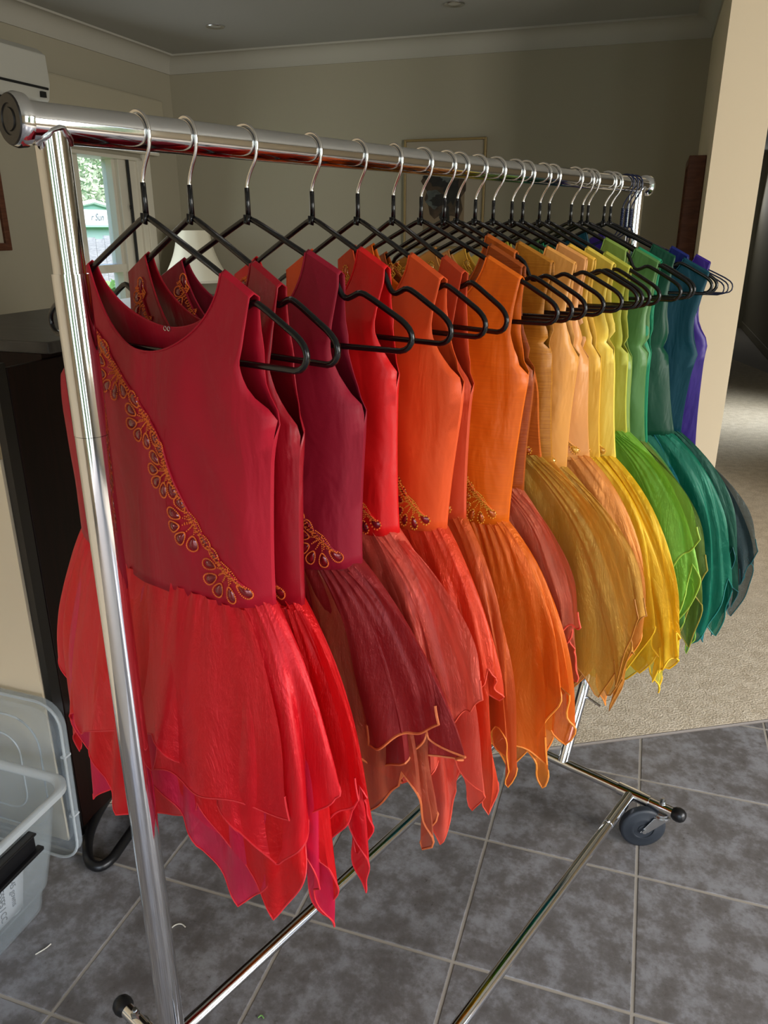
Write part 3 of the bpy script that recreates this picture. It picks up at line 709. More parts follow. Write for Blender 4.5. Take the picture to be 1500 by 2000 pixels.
for txt, y, z, sz in (('Rainbow', -0.222, 0.135, 0.030), ('DRESSES I CC', -0.190, 0.135, 0.022), ('45 gowns', -0.158, 0.125, 0.020)):
    text_mesh(txt, sz, 'handwriting', M['pen'], pp, mt(y, z), 0.25, 0.0005)
rl = MB().tube([(-0.10, -0.20, 0.115), (-0.13, -0.115, 0.115)], [0.036, 0.038], 16).obj('cream_fabric_roll', M['beige_bundle'], smooth=True)
rl.matrix_world = room_mat(-1.055, 1.06, -0.012); tag(rl, 'cream rolled bundle in the far corner of the plastic tub', 'fabric roll')
rnd = random.Random(4)
for k in range(5):
    st = MB(); pts = []
    x0 = -0.12 - 0.045 * k
    zz = 0.040 + 0.018 * k
    pts = chaikin([(x0, -0.16, zz), (x0 - 0.05, -0.30, zz + 0.06), (x0, -0.42, zz + 0.02), (x0 + 0.03, -0.30, zz + 0.01)], 2, True)
    h_ = st.tube(pts, 0.0022, 6, closed=True).obj('wire_hanger_loop', M['chrome_dull'], smooth=True)
    h_.matrix_world = room_mat(-1.055, 1.06, 0); tag(h_, 'bare steel wire hanger, %s of the five heaped in the plastic tub' % ('lowest', 'second lowest', 'middle one', 'second highest', 'topmost')[k], 'hanger', 'wire hangers heaped in the tub')
fb = MB(); 
for k in range(7):
    fb.tube(chaikin([(-0.30, -0.10 - k * 0.03, 0.05 + 0.008 * k), (-0.2, -0.09 - k * 0.03, 0.075 + 0.006 * k), (-0.085, -0.13 - k * 0.03, 0.06 + 0.007 * k)], 2), 0.015, 8)
fo = fb.obj('folded_netting', simple('grey_white_netting', srgb(170, 176, 174), 0.8, bscale=60, bstr=0.4), smooth=True); fo.matrix_world = room_mat(-1.055, 1.06, -0.025)
tag(fo, 'grey-white folded netting heaped in the plastic tub', 'fabric')
# lid standing on its edge behind the tub
ld = empty('tub_lid'); ld.matrix_world = room_mat(-1.124, 1.112, 0.001) @ Matrix.Rotation(R(-1.6), 4, 'X')
tag(ld, 'clear plastic lid standing upright behind the storage tub', 'lid')
def lid_ring(pts, y): return [(x, y, z) for x, z in pts]
LW, LH = 0.56, 0.425
mb = MB(); rings = []
for ins, y in ((0.0, 0.0), (0.0, 0.018), (0.003, 0.020), (0.022, 0.020), (0.026, 0.012), (0.060, 0.012), (0.066, 0.006), (0.10, 0.006)):
    rings.append((rrect(-LW + ins, ins, -ins, LH - ins, 0.06 if ins < 0.05 else 0.045), y))
n = len(rings[0][0])
for r_, y in rings: mb.v += [(x, y, z) for x, z in r_]
for i in range(len(rings) - 1):
    for k in range(n): mb.f.append((i * n + k, i * n + (k + 1) % n, (i + 1) * n + (k + 1) % n, (i + 1) * n + k))
mb.f.append(tuple((len(rings) - 1) * n + k for k in range(n)))
lo = mb.obj('lid_panel', M['bin_lid'], ld, smooth=True); sd = lo.modifiers.new('t', 'SOLIDIFY'); sd.thickness = 0.0016
mb = MB().tube([(x, 0.0, z) for x, z in rrect(-LW, 0.001, 0, LH, 0.06)], 0.0034, 6, closed=True); mb.obj('lid_rim', M['bin_rim'], ld, smooth=True)
MB().tube([(x, 0.008, z) for x, z in rrect(-LW + 0.06, 0.06, -0.075, LH - 0.06, 0.075)], 0.0022, 6, closed=True).obj('lid_rib', M['bin_rim'], ld, smooth=True)
MB().tube([(x, 0.004, z) for x, z in rrect(-LW + 0.11, 0.11, -0.13, LH - 0.11, 0.05)], 0.002, 6, closed=True).obj('lid_rib', M['bin_rim'], ld, smooth=True)
for zz in (0.13, 0.29): MB().box((-0.008, -0.004, zz), (0.004, 0.016, zz + 0.005)).obj('lid_notch', M['bin_rim'], ld)

# loose threads on the tiles
for nm, pts, mt_, lab in (('loose_thread', [(-0.716, 1.165, 0.002), (-0.700, 1.178, 0.003), (-0.694, 1.190, 0.002)], 'thread', 'short straight cream thread on the tiles nearest the tub'),
                     ('curled_thread', [(-0.455, 1.225, 0.002), (-0.447, 1.236, 0.003), (-0.434, 1.239, 0.003), (-0.424, 1.231, 0.002)], 'thread', 'curled cream thread on the tiles right of the near post'),
                     ('green_fluff', [(-0.238, 1.030, 0.002), (-0.232, 1.035, 0.004), (-0.227, 1.029, 0.002)], 'thread_green', 'tiny green scrap on the tiles below the red dresses')):
    tag(MB().tube(chaikin(pts), 0.0013, 6).obj(nm, M[mt_], smooth=True), lab, 'thread')

# ---------------------------------------------------------------- the rack
UA = R(50.8)
U = Vector((math.cos(UA), math.sin(UA), 0)); N = Vector((U.y, -U.x, 0)); W0 = -0.675
def RK(s, w, z): return U * s + N * (w) + Vector((0, 0, z))      # along rail, sideways, up
RAILZ = 1.4835; RAILR = 0.0157
rk = empty('garment_rack', (0, 0, 0)); tag(rk, 'chrome rolling garment rack standing on the tiles', 'clothes rack')
BARZ = 0.110; S0, S1 = 0.462, 1.556; PS0, PS1 = 0.381, 1.648
MB().tube([RK(0.352, W0, RAILZ), RK(1.690, W0, RAILZ)], RAILR, 48).obj('rail', M['chrome'], rk, smooth=True)
for s_, d_, m_ in ((0.352, -1, 'capdark'), (1.690, 1, 'chrome')):
    q = (U * d_).to_track_quat('Z', 'Y').to_matrix().to_4x4(); q.translation = RK(s_, W0, RAILZ)
    MB().lathe([(0.0157, -0.008), (0.0205, -0.006), (0.0212, 0.001), (0.0195, 0.005)], 32, q).obj('end_collar', M['chrome'], rk, smooth=True)
    MB().lathe([(0.0195, 0.005), (0.0185, 0.0062), (0.012, 0.0062), (0.0115, 0.0052), (0.009, 0.0052), (0.0085, 0.0064), (0.0, 0.0062)], 32, q).obj('end_cap', M[m_], rk, smooth=True)
for ps, ss, d_ in ((PS0, S0, 1), (PS1, S1, -1)):
    p = MB(); p.tube([RK(ps, W0, RAILZ - 0.006), RK(ps, W0, 1.340)], 0.0143, 32); p.obj('post_upper', M['chrome'], rk, smooth=True)
    MB().tube([RK(ps, W0, 1.362), RK(ps, W0, 1.214)], 0.0161, 32).obj('post_sleeve', M['chrome'], rk, smooth=True)
    path = [RK(ps, W0, 1.2135), RK(ps, W0, 0.40)] + chaikin([RK(ps, W0, 0.36), RK(ps, W0, 0.305), RK(ss - d_ * 0.028, W0, 0.175)], 2) + [RK(ss, W0, BARZ + 0.004)]
    MB().tube(path, 0.0158 if ps < 1 else 0.0142, 32).obj('post_lower', M['chrome'], rk, smooth=True)
    # weld bead where post meets rail
    wd = []
    for k in range(28):
        a = 2 * math.pi * k / 28; x = 0.0152 * math.cos(a); y = 0.0152 * math.sin(a)
        zz = RAILZ - math.sqrt(max(0, RAILR ** 2 - y * y)) + 0.001 * math.sin(k * 2.3)
        wd.append(RK(ps + x, W0 + y, zz))
    MB().tube(wd, [0.0023 + 0.0006 * math.sin(k * 3.1) for k in range(28)], 8, closed=True).obj('weld', M['chrome_dull'], rk, smooth=True)
    # cross foot with collars, knobs, casters
    MB().tube([RK(ss, W0 - 0.292, BARZ), RK(ss, W0 + 0.292, BARZ)], 0.0122, 24).obj('foot_bar', M['chrome'], rk, smooth=True)
    for sg_ in (-1, 1):
        wj = W0 + sg_ * 0.182
        MB().tube([RK(ss, wj - 0.032 * sg_, BARZ), RK(ss, wj + 0.046 * sg_, BARZ)], 0.0152, 24).obj('foot_sleeve', M['chrome'], rk, smooth=True)
        q = (N * sg_).to_track_quat('Z', 'Y').to_matrix().to_4x4(); q.translation = RK(ss, W0 + sg_ * 0.280, BARZ)
        MB().lathe([(0.0118, 0.002), (0.0125, 0.004), (0.0160, 0.009), (0.0176, 0.017), (0.0160, 0.026), (0.0105, 0.0325), (0.005, 0.0345), (0.0, 0.035)], 20, q).obj('end_knob', M['black_rubber'], rk, smooth=True)
        # caster
        cw = W0 + sg_ * 0.258
        far_r = (d_ < 0 and sg_ > 0)
        bolt = MB(); bq = Matrix.Translation(RK(ss, cw, BARZ + 0.010))
        bolt.lathe([(0.0085, 0), (0.0085, 0.003), (0.0065, 0.003), (0.0065, 0.010), (0.004, 0.011), (0.004, 0.016), (0.0, 0.016)], 6, bq)
        cz = empty('caster'); cz.parent = rk; cz.location = RK(ss, cw, 0)
        bolt.xf(Matrix.Translation(-RK(ss, cw, 0))).obj('bolt', M['chrome_dull'], cz)
        # local wheel frame: trail direction and axle
        trail = Vector((-0.93, 0.02, 0)).normalized() if far_r else Vector((0.25, -0.97, 0)).normalized()
        axl = Vector((-trail.y, trail.x, 0))
        if axl.y > 0 and far_r: axl = -axl
        WR = 0.0535; wc = trail * 0.040 + axl * 0.005 + Vector((0, 0, WR))
        fk = MB(); fk.tube([(0, 0, BARZ - 0.012), (0, 0, BARZ - 0.020)], 0.019, 20)
        fk.tube([(0, 0, BARZ - 0.018), (0, 0, BARZ - 0.023)], 0.0225, 20)
        for e_ in (-1, 1):
            o_ = axl * (e_ * 0.0155)
            a0, a1 = Vector((0, 0, BARZ - 0.021)) + o_ - trail * 0.019, Vector((0, 0, BARZ - 0.021)) + o_ + trail * 0.021
            b0, b1 = wc * 1.0 - axl * 0.005 + o_ - trail * 0.010 + Vector((0, 0, -0.006)), wc - axl * 0.005 + o_ + trail * 0.010 + Vector((0, 0, -0.006))
            b0.z = b1.z = WR - 0.006; tk = axl * 0.0012
            fk.add([a0 - tk, a1 - tk, b1 - tk, b0 - tk, a0 + tk, a1 + tk, b1 + tk, b0 + tk], [(0, 1, 2, 3), (7, 6, 5, 4), (0, 4, 5, 1), (1, 5, 6, 2), (2, 6, 7, 3), (3, 7, 4, 0)])
        fk.obj('fork', M['chrome_dull'], cz, bevel=0.0008)
        wq = axl.to_track_quat('Z', 'Y').to_matrix().to_4x4(); wq.translation = wc - axl * 0.005
        t_ = 0.0125
        prof = [(0.0, -t_), (0.012, -t_), (0.013, -t_ + 0.002), (0.024, -t_ + 0.002), (0.025, -t_), (0.030, -t_), (0.032, -t_ + 0.0015), (0.046, -t_ + 0.0015), (WR - 0.001, -t_ + 0.004), (WR, -t_ + 0.006), (WR, t_ - 0.006), (WR - 0.001, t_ - 0.004), (0.046, t_ - 0.0015), (0.032, t_ - 0.0015), (0.030, t_), (0.025, t_), (0.024, t_ - 0.002), (0.013, t_ - 0.002), (0.012, t_), (0.0, t_)]
        MB().lathe(prof, 40, wq).obj('wheel', M['wheel'], cz, smooth=True)
        MB().lathe([(0, -0.021), (0.006, -0.021), (0.006, 0.021), (0.0, 0.021)], 6, wq).obj('axle_nut', M['chrome_dull'], cz)
for sg_ in (-1, 1):
    w_ = W0 + sg_ * 0.182
    MB().tube([RK(S0, w_, BARZ - 0.002), RK(S1, w_, BARZ - 0.002)], 0.0122, 32).obj('base_bar', M['chrome'], rk, smooth=True)
    q = Matrix.Translation(RK(S1 - 0.135, w_, BARZ + 0.0095)); MB().lathe([(0.0055, 0), (0.005, 0.003), (0.003, 0.0045), (0, 0.005)], 12, q).obj('snap_button', M['chrome_dull'], rk, smooth=True)
    MB().tube([RK(S1 - 0.135, w_, BARZ - 0.002), RK(S1, w_, BARZ - 0.002)], 0.0132, 32).obj('bar_socket', M['chrome'], rk, smooth=True)
MB().tube([RK(PS1 - 0.005, W0 + 0.008, 0.268), RK(PS1 - 0.005, W0 + 0.048, 0.255)], 0.0032, 10).obj('locking_pin', M['chrome'], rk, smooth=True)

# ---------------------------------------------------------------- hangers
APEX_Z = 1.413
HP = [(0.467, -0.3), (0.521, -4.3), (0.596, 4.8), (0.695, -3.8), (0.776, -7.0), (0.847, -12.4), (0.908, 3.1), (0.964, -1.2), (0.996, 0.9), (1.044, 3.8),
      (1.095, 8.3), (1.151, 9.2), (1.186, 3.5), (1.243, -4.0), (1.276, -1.9), (1.359, 1.9), (1.404, 3.7), (1.428, 1.7), (1.499, 13.8), (1.528, 13.5),
      (1.585, 4.0), (1.606, 6.0), (1.628, 9.0)]
def on_rack(s, yaw, z=APEX_Z):
    return RK(s, W0, z), R(-39.2 + yaw)
def arm_z(x):
    return interp([(0, -0.001), (0.03, -0.015), (0.09, -0.0435), (0.113, -0.056), (0.122, -0.070), (0.130, -0.0795), (0.138, -0.0785), (0.147, -0.0735), (0.160, -0.078), (0.19, -0.094)], abs(x))
def strap_z(x):
    return interp([(0, -0.001), (0.03, -0.015), (0.09, -0.0435), (0.113, -0.0548), (0.150, -0.0735), (0.19, -0.094), (0.25, -0.13)], abs(x))
half = [(0.004, -0.003), (0.03, -0.015), (0.09, -0.0435), (0.112, -0.0545), (0.118, -0.064), (0.124, -0.0765), (0.131, -0.0805), (0.139, -0.0775), (0.147, -0.0735), (0.156, -0.0755), (0.188, -0.0925), (0.201, -0.0995), (0.2095, -0.1075), (0.2115, -0.1165), (0.206, -0.1255), (0.194, -0.129)]
def hanger_meshes():
    loop = [(x, 0, z) for x, z in half] + [(-x, 0, z) for x, z in reversed(half)]
    fr = MB().tube(chaikin(loop, 1, True), 0.0031, 10, closed=True)
    fr.tube([(0, 0, -0.003), (0, 0.0, 0.028)], [0.0029, 0.0026], 12)
    fr.tube([(-0.0022, -0.0022, 0.001), (-0.0022, -0.003, -0.007), (0.0018, -0.003, -0.0085), (0.0026, -0.0022, 0.001)], 0.0023, 8)
    frame = fr.mesh('frame', M['black_plastic'], True)
    hk = [(0, 0, 0.024), (0.0005, 0, 0.032), (0.006, 0, 0.043), (0.0135, 0, 0.053), (0.0176, 0, 0.064), (0.0180, 0, 0.073), (0.0150, 0, 0.0815), (0.0085, 0, 0.0870), (0, 0, 0.0890), (-0.0085, 0, 0.0870), (-0.0150, 0, 0.0815), (-0.0180, 0, 0.073), (-0.0172, 0, 0.063), (-0.0150, 0, 0.058)]
    hook = MB().tube(chaikin(hk, 2), 0.0018, 10).mesh('hook', M['hook'], True)
    return frame, hook
FR_ME, HK_ME = hanger_meshes()
def navy_meshes():
    t = MB()
    lp_ = [(0.003, -0.010), (0.012, -0.028), (0.03, -0.032), (0.17, -0.092), (0.205, -0.108), (0.214, -0.118), (0.212, -0.130), (0.200, -0.134)]
    loop = [(x, 0, z) for x, z in lp_] + [(-x, 0, z) for x, z in reversed(lp_)]
    t.tube(chaikin(loop, 1), 0.0013, 8, closed=True)
    tw = [(0.0022 * math.cos(k * 1.1), 0.0022 * math.sin(k * 1.1), -0.010 + k * 0.0012) for k in range(30)]
    tw2 = [(-x, -y, z) for x, y, z in tw]
    t.tube(tw, 0.0014, 6); t.tube(tw2, 0.0014, 6)
    fr = t.mesh('frame', M['navy'], True)
    hk = [(0, 0, 0.024), (0.0005, 0, 0.032), (0.006, 0, 0.043), (0.0135, 0, 0.053), (0.0172, 0, 0.064), (0.0176, 0, 0.073), (0.0148, 0, 0.0812), (0.0085, 0, 0.0866), (0, 0, 0.0884), (-0.0085, 0, 0.0866), (-0.0148, 0, 0.0812), (-0.0176, 0, 0.073), (-0.0170, 0, 0.063)]
    return fr, MB().tube(chaikin(hk, 2), 0.0014, 8).mesh('hook', M['navy'], True)
NF_ME, NH_ME = navy_meshes()
COLOURS = ['crimson beaded', 'dark red satin', 'burgundy', 'bright scarlet', 'coral orange', 'rust coral', 'bright orange', 'rust silk', 'orange-strapped rust', 'gold-brown silk',
           'apricot', 'pale apricot', 'golden yellow', 'bright yellow', 'lime yellow', 'leaf green', 'sage green', 'mint green', 'dark green', 'dark teal', 'royal blue', None, 'purple']
for i, (s_, yw) in enumerate(HP):
    loc_, rz = on_rack(s_, yw)
    h = empty('clothes_hanger', loc_, rz)
    if i < 20:
        a = bpy.data.objects.new('frame', FR_ME); b_ = bpy.data.objects.new('hook', HK_ME)
        lab = 'black coated hanger with steel hook carrying the %s dress' % COLOURS[i]; grp = 'black hangers on the rail'
    else:
        a = bpy.data.objects.new('frame', NF_ME); b_ = bpy.data.objects.new('hook', NH_ME)
        lab = ('thin navy twisted wire hanger carrying the %s dress' % COLOURS[i]) if COLOURS[i] else 'thin navy twisted wire hanger with nothing on it, near the far post'
        grp = 'navy wire hangers at the far end'
    link(a, h); link(b_, h); tag(h, lab, 'hanger', grp)

# ---------------------------------------------------------------- dresses
FAN = [ # beaded trim: per motif a hub and petal centres in hanger coordinates of the first dress
 ((-0.052, -0.124), [(-0.060, -0.127), (-0.049, -0.133), (-0.040, -0.129)]),
 ((-0.013, -0.157), [(-0.033, -0.134), (-0.043, -0.146), (-0.041, -0.160), (-0.031, -0.170), (-0.015, -0.174), (0.000, -0.171)]),
 ((0.034, -0.199), [(0.019, -0.178), (0.013, -0.190), (0.012, -0.204), (0.021, -0.214), (0.034, -0.219), (0.047, -0.214)]),
 ((0.060, -0.248), [(0.054, -0.224), (0.045, -0.235), (0.041, -0.248), (0.045, -0.260), (0.056, -0.267), (0.068, -0.265)]),
 ((0.091, -0.297), [(0.078, -0.278), (0.069, -0.290), (0.068, -0.304), (0.076, -0.315), (0.090, -0.319), (0.105, -0.313)]),
 ((0.132, -0.340), [(0.118, -0.326), (0.109, -0.338), (0.110, -0.353), (0.120, -0.363), (0.137, -0.364), (0.153, -0.356)])]
STRAPFAN = [((-0.088, -0.082), [(-0.092, -0.070), (-0.100, -0.082), (-0.100, -0.095)]), ((-0.074, -0.105), [(-0.096, -0.106), (-0.088, -0.116), (-0.076, -0.120)])]

def build_dress(i, P):
    s_, yw = HP[P.get('h', i)]
    loc_, rz = on_rack(s_, yw)
    D = empty('dress', loc_, rz)
    tag(D, P['label'], 'dress', 'rainbow dresses on the rack')
    c, cs = P.get('c', 0.0), P.get('cs', P.get('c', 0.0))
    si, so = P.get('si', 0.098), P.get('so', 0.142)
    ax, az = P.get('ax', 0.176), P.get('az', -0.185)
    wx, wz = P.get('wx', 0.165), P.get('wz', -0.37)
    fb, bb_ = P.get('fd', 0.026), P.get('bd', 0.022)          # half depths front and back
    zn_f, zn_b = P.get('zn', -0.128), P.get('zn', -0.128) + 0.022
    seed = i * 7.31; wr = P.get('wr', 0.0055); dip = P.get('dip', 0.012)
    def outer(z, side):
        zt = strap_z(so + abs(cs)) + 0.004
        if z <= az:
            t = (z - wz) / (az - wz); nip = -0.003 * math.sin(math.pi * max(0, min(1, t)) ** 0.8)
            x = wx + (ax - wx) * t + nip
        else:
            t = (z - az) / (zt - az)
            x = interp([(0, ax), (0.03, ax - 0.006), (0.08, ax - 0.013), (0.16, so + 0.35 * (ax - so)), (0.27, so + 0.05 * (ax - so)), (0.42, so - 0.005), (0.7, so - 0.005), (0.85, so - 0.003), (1.0, so), (1.5, so)], t)
        cc = cs * smoothstep(az - 0.05, zn_f + 0.03, z) + c * (1 - smoothstep(az - 0.05, zn_f + 0.03, z))
        return cc, x
    def inner(t):      # neckline half-width, t 0 bottom .. 1 top
        return si * (0.80 * math.sqrt(max(0, 1 - (1 - t) ** 2)) + 0.20 * t)
    def depth(xh, z, ox, front):
        zt = -0.05
        body = (fb if front else bb_)
        top = 0.0048
        k = smoothstep(az - 0.02, zt, z)
        Dc = body * (1 - k) + top * k
        e_ = 0.0 if z <= az else (0.011 * math.sin(math.pi * min(1, (z - az) / (-0.055 - az))) + top * smoothstep(az, az + 0.02, z))
        e_ = min(e_, Dc); q = min(1, abs(xh) / max(ox, 1e-4))
        y = e_ + (Dc - e_) * math.sqrt(max(0, 1 - q ** 2.6))
        amt = min(wr, body * 0.4) * (1 - k) * math.sqrt(max(0, 1 - q ** 4))
        n1 = noise.noise(Vector((xh * 17 + seed, z * 3.2, 1.3 + seed + (0 if front else 9)))) + 0.5 * noise.noise(Vector((xh * 30 + z * 18, z * 9, seed)))
        y += amt * n1 * 1.4
        return max(y, 0.002 if z < az else top * 0.9)
    def surf(xh, z, front=True):
        cc, ox = outer(z, 0); y = depth(xh, z, ox, front)
        return Vector((cc + xh, -y if front else y, z))
    # grid of one side (front or back)
    NX, NB, NT = 15, 22, 20
    verts, faces = [], []
    def hemz(xh): return wz - dip * (1 - (xh / wx) ** 2)
    def side(front):
        zn = zn_f if front else zn_b; grids = {}
        for sg_ in (-1, 1):
            G = []
            for r_ in range(NB + 1):
                t = r_ / NB; row = []
                for k in range(NX + 1):
                    q = k / NX; z0 = hemz(sg_ * q * wx); zz = z0 + (zn - z0) * (1 - (1 - t) ** 1.25)
                    cc, ox = outer(zz, sg_); row.append((sg_ * q * ox, zz))
                G.append(row)
            for r_ in range(1, NT + 1):
                tau = (r_ / NT) ** 1.7 if r_ < NT else 1.0; row = []
                zt_in = None
                for k in range(NX + 1):
                    q = k / NX
                    xin = inner(tau); ztg = strap_z(cs + sg_ * (si + (so - si) * q)) + 0.0035
                    zz = zn + (ztg - zn) * tau; cc, ox = outer(zz, sg_)
                    row.append((sg_ * (xin + (ox - xin) * q), zz))
                G.append(row)
            grids[sg_] = [[surf(x, z, front) for x, z in row] for row in G]
        return grids
    F, B_ = side(True), side(False)
    idx = {}
    def put(v):
        key = (round(v.x, 5), round(v.y, 5), round(v.z, 5))
        if key not in idx: idx[key] = len(verts); verts.append(tuple(v))
        return idx[key]
    for G4, fr_ in ((F, True), (B_, False)):
        for sg_ in (-1, 1):
            G = G4[sg_]
            ids = [[put(v) for v in row] for row in G]
            for r_ in range(len(G) - 1):
                for k in range(NX):
                    f = (ids[r_][k], ids[r_][k + 1], ids[r_ + 1][k + 1], ids[r_ + 1][k])
                    if len(set(f)) == 4: faces.append(f if (sg_ > 0) == fr_ else f[::-1])
    # side seams below the armpit, shoulder folds at the top
    for sg_ in (-1, 1):
        for r_ in range(NB + NT):
            a, b2 = F[sg_][r_][NX], F[sg_][r_ + 1][NX]; c2, d2 = B_[sg_][r_][NX], B_[sg_][r_ + 1][NX]
            if max(b2.z, d2.z) <= az + 0.003:
                f = (put(a), put(b2), put(d2), put(c2))
                if len(set(f)) == 4: faces.append(f)
        for k in range(NX):
            a, b2 = F[sg_][-1][k], F[sg_][-1][k + 1]; c2, d2 = B_[sg_][-1][k], B_[sg_][-1][k + 1]
            m1 = (a + c2) / 2 + Vector((0, 0, 0.0032)); m2 = (b2 + d2) / 2 + Vector((0, 0, 0.0032))
            faces.append((put(a), put(b2), put(m2), put(m1))); faces.append((put(m1), put(m2), put(d2), put(c2)))
    mb = MB(); mb.v = verts; mb.f = faces
    bo = mb.obj('bodice', P['cloth'], D, smooth=True, recalc=True)
    sd = bo.modifiers.new('thickness', 'SOLIDIFY'); sd.thickness = 0.0011; sd.offset = 0
    # rolled neckline seam
    for G4, nm in ((F, 'neck_seam'),):
        line = [G4[-1][r_][0] for r_ in range(NB + NT, NB - 1, -1)] + [G4[1][r_][0] for r_ in range(NB + 1, NB + NT + 1)]
        MB().tube([v + Vector((0, -0.0004, 0)) for v in line], 0.0010, 6).obj(nm, P['cloth'], D, smooth=True)
    if P.get('seam'):
        ln = [surf(0.055 - 0.01 * k / 20, -0.20 - k / 20 * (abs(wz) - 0.205)) + Vector((0, -0.0002, 0)) for k in range(21)]
        MB().tube(ln, 0.0005, 4).obj('dart_seam', P['cloth'], D)
    # beaded trim from the left strap down to the right of the waist
    if P.get('beads') is not None:
        bead_m, gem_m, detail = P['beads']
        trim = MB(); edge = []
        path = [(-0.098, -0.070), (-0.080, -0.094), (-0.066, -0.110), (-0.046, -0.118), (-0.024, -0.139), (-0.004, -0.155), (0.018, -0.172), (0.039, -0.194), (0.057, -0.216), (0.065, -0.242), (0.078, -0.267), (0.093, -0.294), (0.111, -0.317), (0.134, -0.337), (0.155, -0.352)]
        pp_ = chaikin([(x - 0.02, 0, z) for x, z in path], 2)
        def sp(x, z, off):
            v = surf(x - c if z < az else x - cs, z); v.y -= off
            ccx, ox = outer(z, 1); v.x = x
            q = min(abs(x - ccx), ox * 0.985) / max(ox, 1e-4)
            return v
        sx = wx / 0.165; sz = (abs(wz) / 0.37)
        def tf(x, z):
            x2 = (x - 0.010) * sx + c; z2 = z * sz
            if z2 > -0.118: 
                x2 = max(x2, -(so) + cs + 0.008) 
            return x2, min(z2, strap_z(x2) - 0.012)
        core = []
        for v in pp_:
            x2, z2 = tf(v.x + 0.02, v.z); core.append(sp(x2, z2, 0.0016))
        tr_ = MB().tube(core, 0.0013, 6).obj('beaded_trim', P['cloth'], D, smooth=True)
        beads = MB(); ico = [(1, 0, 0), (-1, 0, 0), (0, 1, 0), (0, -1, 0), (0, 0, 1), (0, 0, -1)]
        icf = [(0, 2, 4), (2, 1, 4), (1, 3, 4), (3, 0, 4), (2, 0, 5), (1, 2, 5), (3, 1, 5), (0, 3, 5)]
        def bead(p, r_): beads.add([(p.x + a * r_, p.y + b2 * r_, p.z + c2 * r_) for a, b2, c2 in ico], icf)
        rnd = random.Random(20 + i)
        for hub, petals in FAN + STRAPFAN:
            hx, hz = hub
            for (px, pz) in petals:
                dx, dz = px - hx, pz - hz; L = math.hypot(dx, dz); dx, dz = dx / L, dz / L
                ln_ = 0.0068 + 0.0012 * rnd.random(); wd_ = 0.0047 + 0.0006 * rnd.random()
                ring = []
                for k in range(14):
                    a = 2 * math.pi * k / 14; u = math.cos(a) * ln_; w = math.sin(a) * wd_ * (1 + 0.35 * math.cos(a)) * 0.9
                    ring.append((px + dx * u - dz * w, pz + dz * u + dx * w))
                pm = MB(); pv = []
                for q_, hgt in ((1.0, 0.0006), (0.72, 0.0022), (0.30, 0.0030)):
                    for (x, z) in ring:
                        x2, z2 = tf(px + (x - px) * q_ , pz + (z - pz) * q_); pv.append(sp(x2, z2, hgt))
                x2, z2 = tf(px, pz); pv.append(sp(x2, z2, 0.0031))
                fs = [(r_ * 14 + k, r_ * 14 + (k + 1) % 14, (r_ + 1) * 14 + (k + 1) % 14, (r_ + 1) * 14 + k) for r_ in range(2) for k in range(14)] + [(28 + k, 28 + (k + 1) % 14, 42) for k in range(14)]
                pm.v = [tuple(v) for v in pv]; pm.f = fs
                pm.obj('petal', gem_m, tr_, smooth=True)
                nb_ = 26 if detail else 12
                for k in range(nb_):
                    a = 2 * math.pi * k / nb_; u = math.cos(a) * (ln_ + 0.0012); w = math.sin(a) * (wd_ + 0.0012) * (1 + 0.35 * math.cos(a)) * 0.9
                    x2, z2 = tf(px + dx * u - dz * w, pz + dz * u + dx * w); bead(sp(x2, z2, 0.0020), 0.00112 if detail else 0.0014)
                # stalk of beads from petal to trim
                for k in range(12):
                    for j_ in (-0.0012, 0.0012):
                        t = k / 11; x2, z2 = tf(px + j_ + (hx + 0.005 - px) * t, pz + j_ + (hz + 0.004 - pz) * t)
                        if t > 0.40: bead(sp(x2, z2, 0.0018), 0.00105)
        for k in range(0, len(core)):
            for q_ in (-2, -1, 0):
                for h2_ in (0, 1):
                    pk = core[k] if h2_ == 0 or k + 1 == len(core) else (core[k] + core[k + 1]) / 2
                    bead(pk + Vector((q_ * 0.0024 - 0.0005, -0.0008, q_ * 0.0012 + rnd.uniform(-.0008, .0008))), 0.00125)
        tag(beads.obj('bead', bead_m, tr_, recalc=False), kind='stuff')
    if i == 0:
        hz_ = zn_b - 0.002
        v = surf(0, hz_, False); hk_ = MB()
        for x_ in (-0.003, 0.003):
            hk_.tube([(v.x + x_ + 0.0022 * math.cos(a * 0.9), v.y - 0.002, hz_ + 0.0022 * math.sin(a * 0.9)) for a in range(7)], 0.0005, 5, closed=True)
        hk_.obj('neck_hook', M['chrome_dull'], D)
    # skirt layers
    NTh = P.get('nth', 168); NV = 20
    gf, gb = P.get('gf', 0.04), P.get('gb', 0.035)           # how far folds may come forward / back at the hem
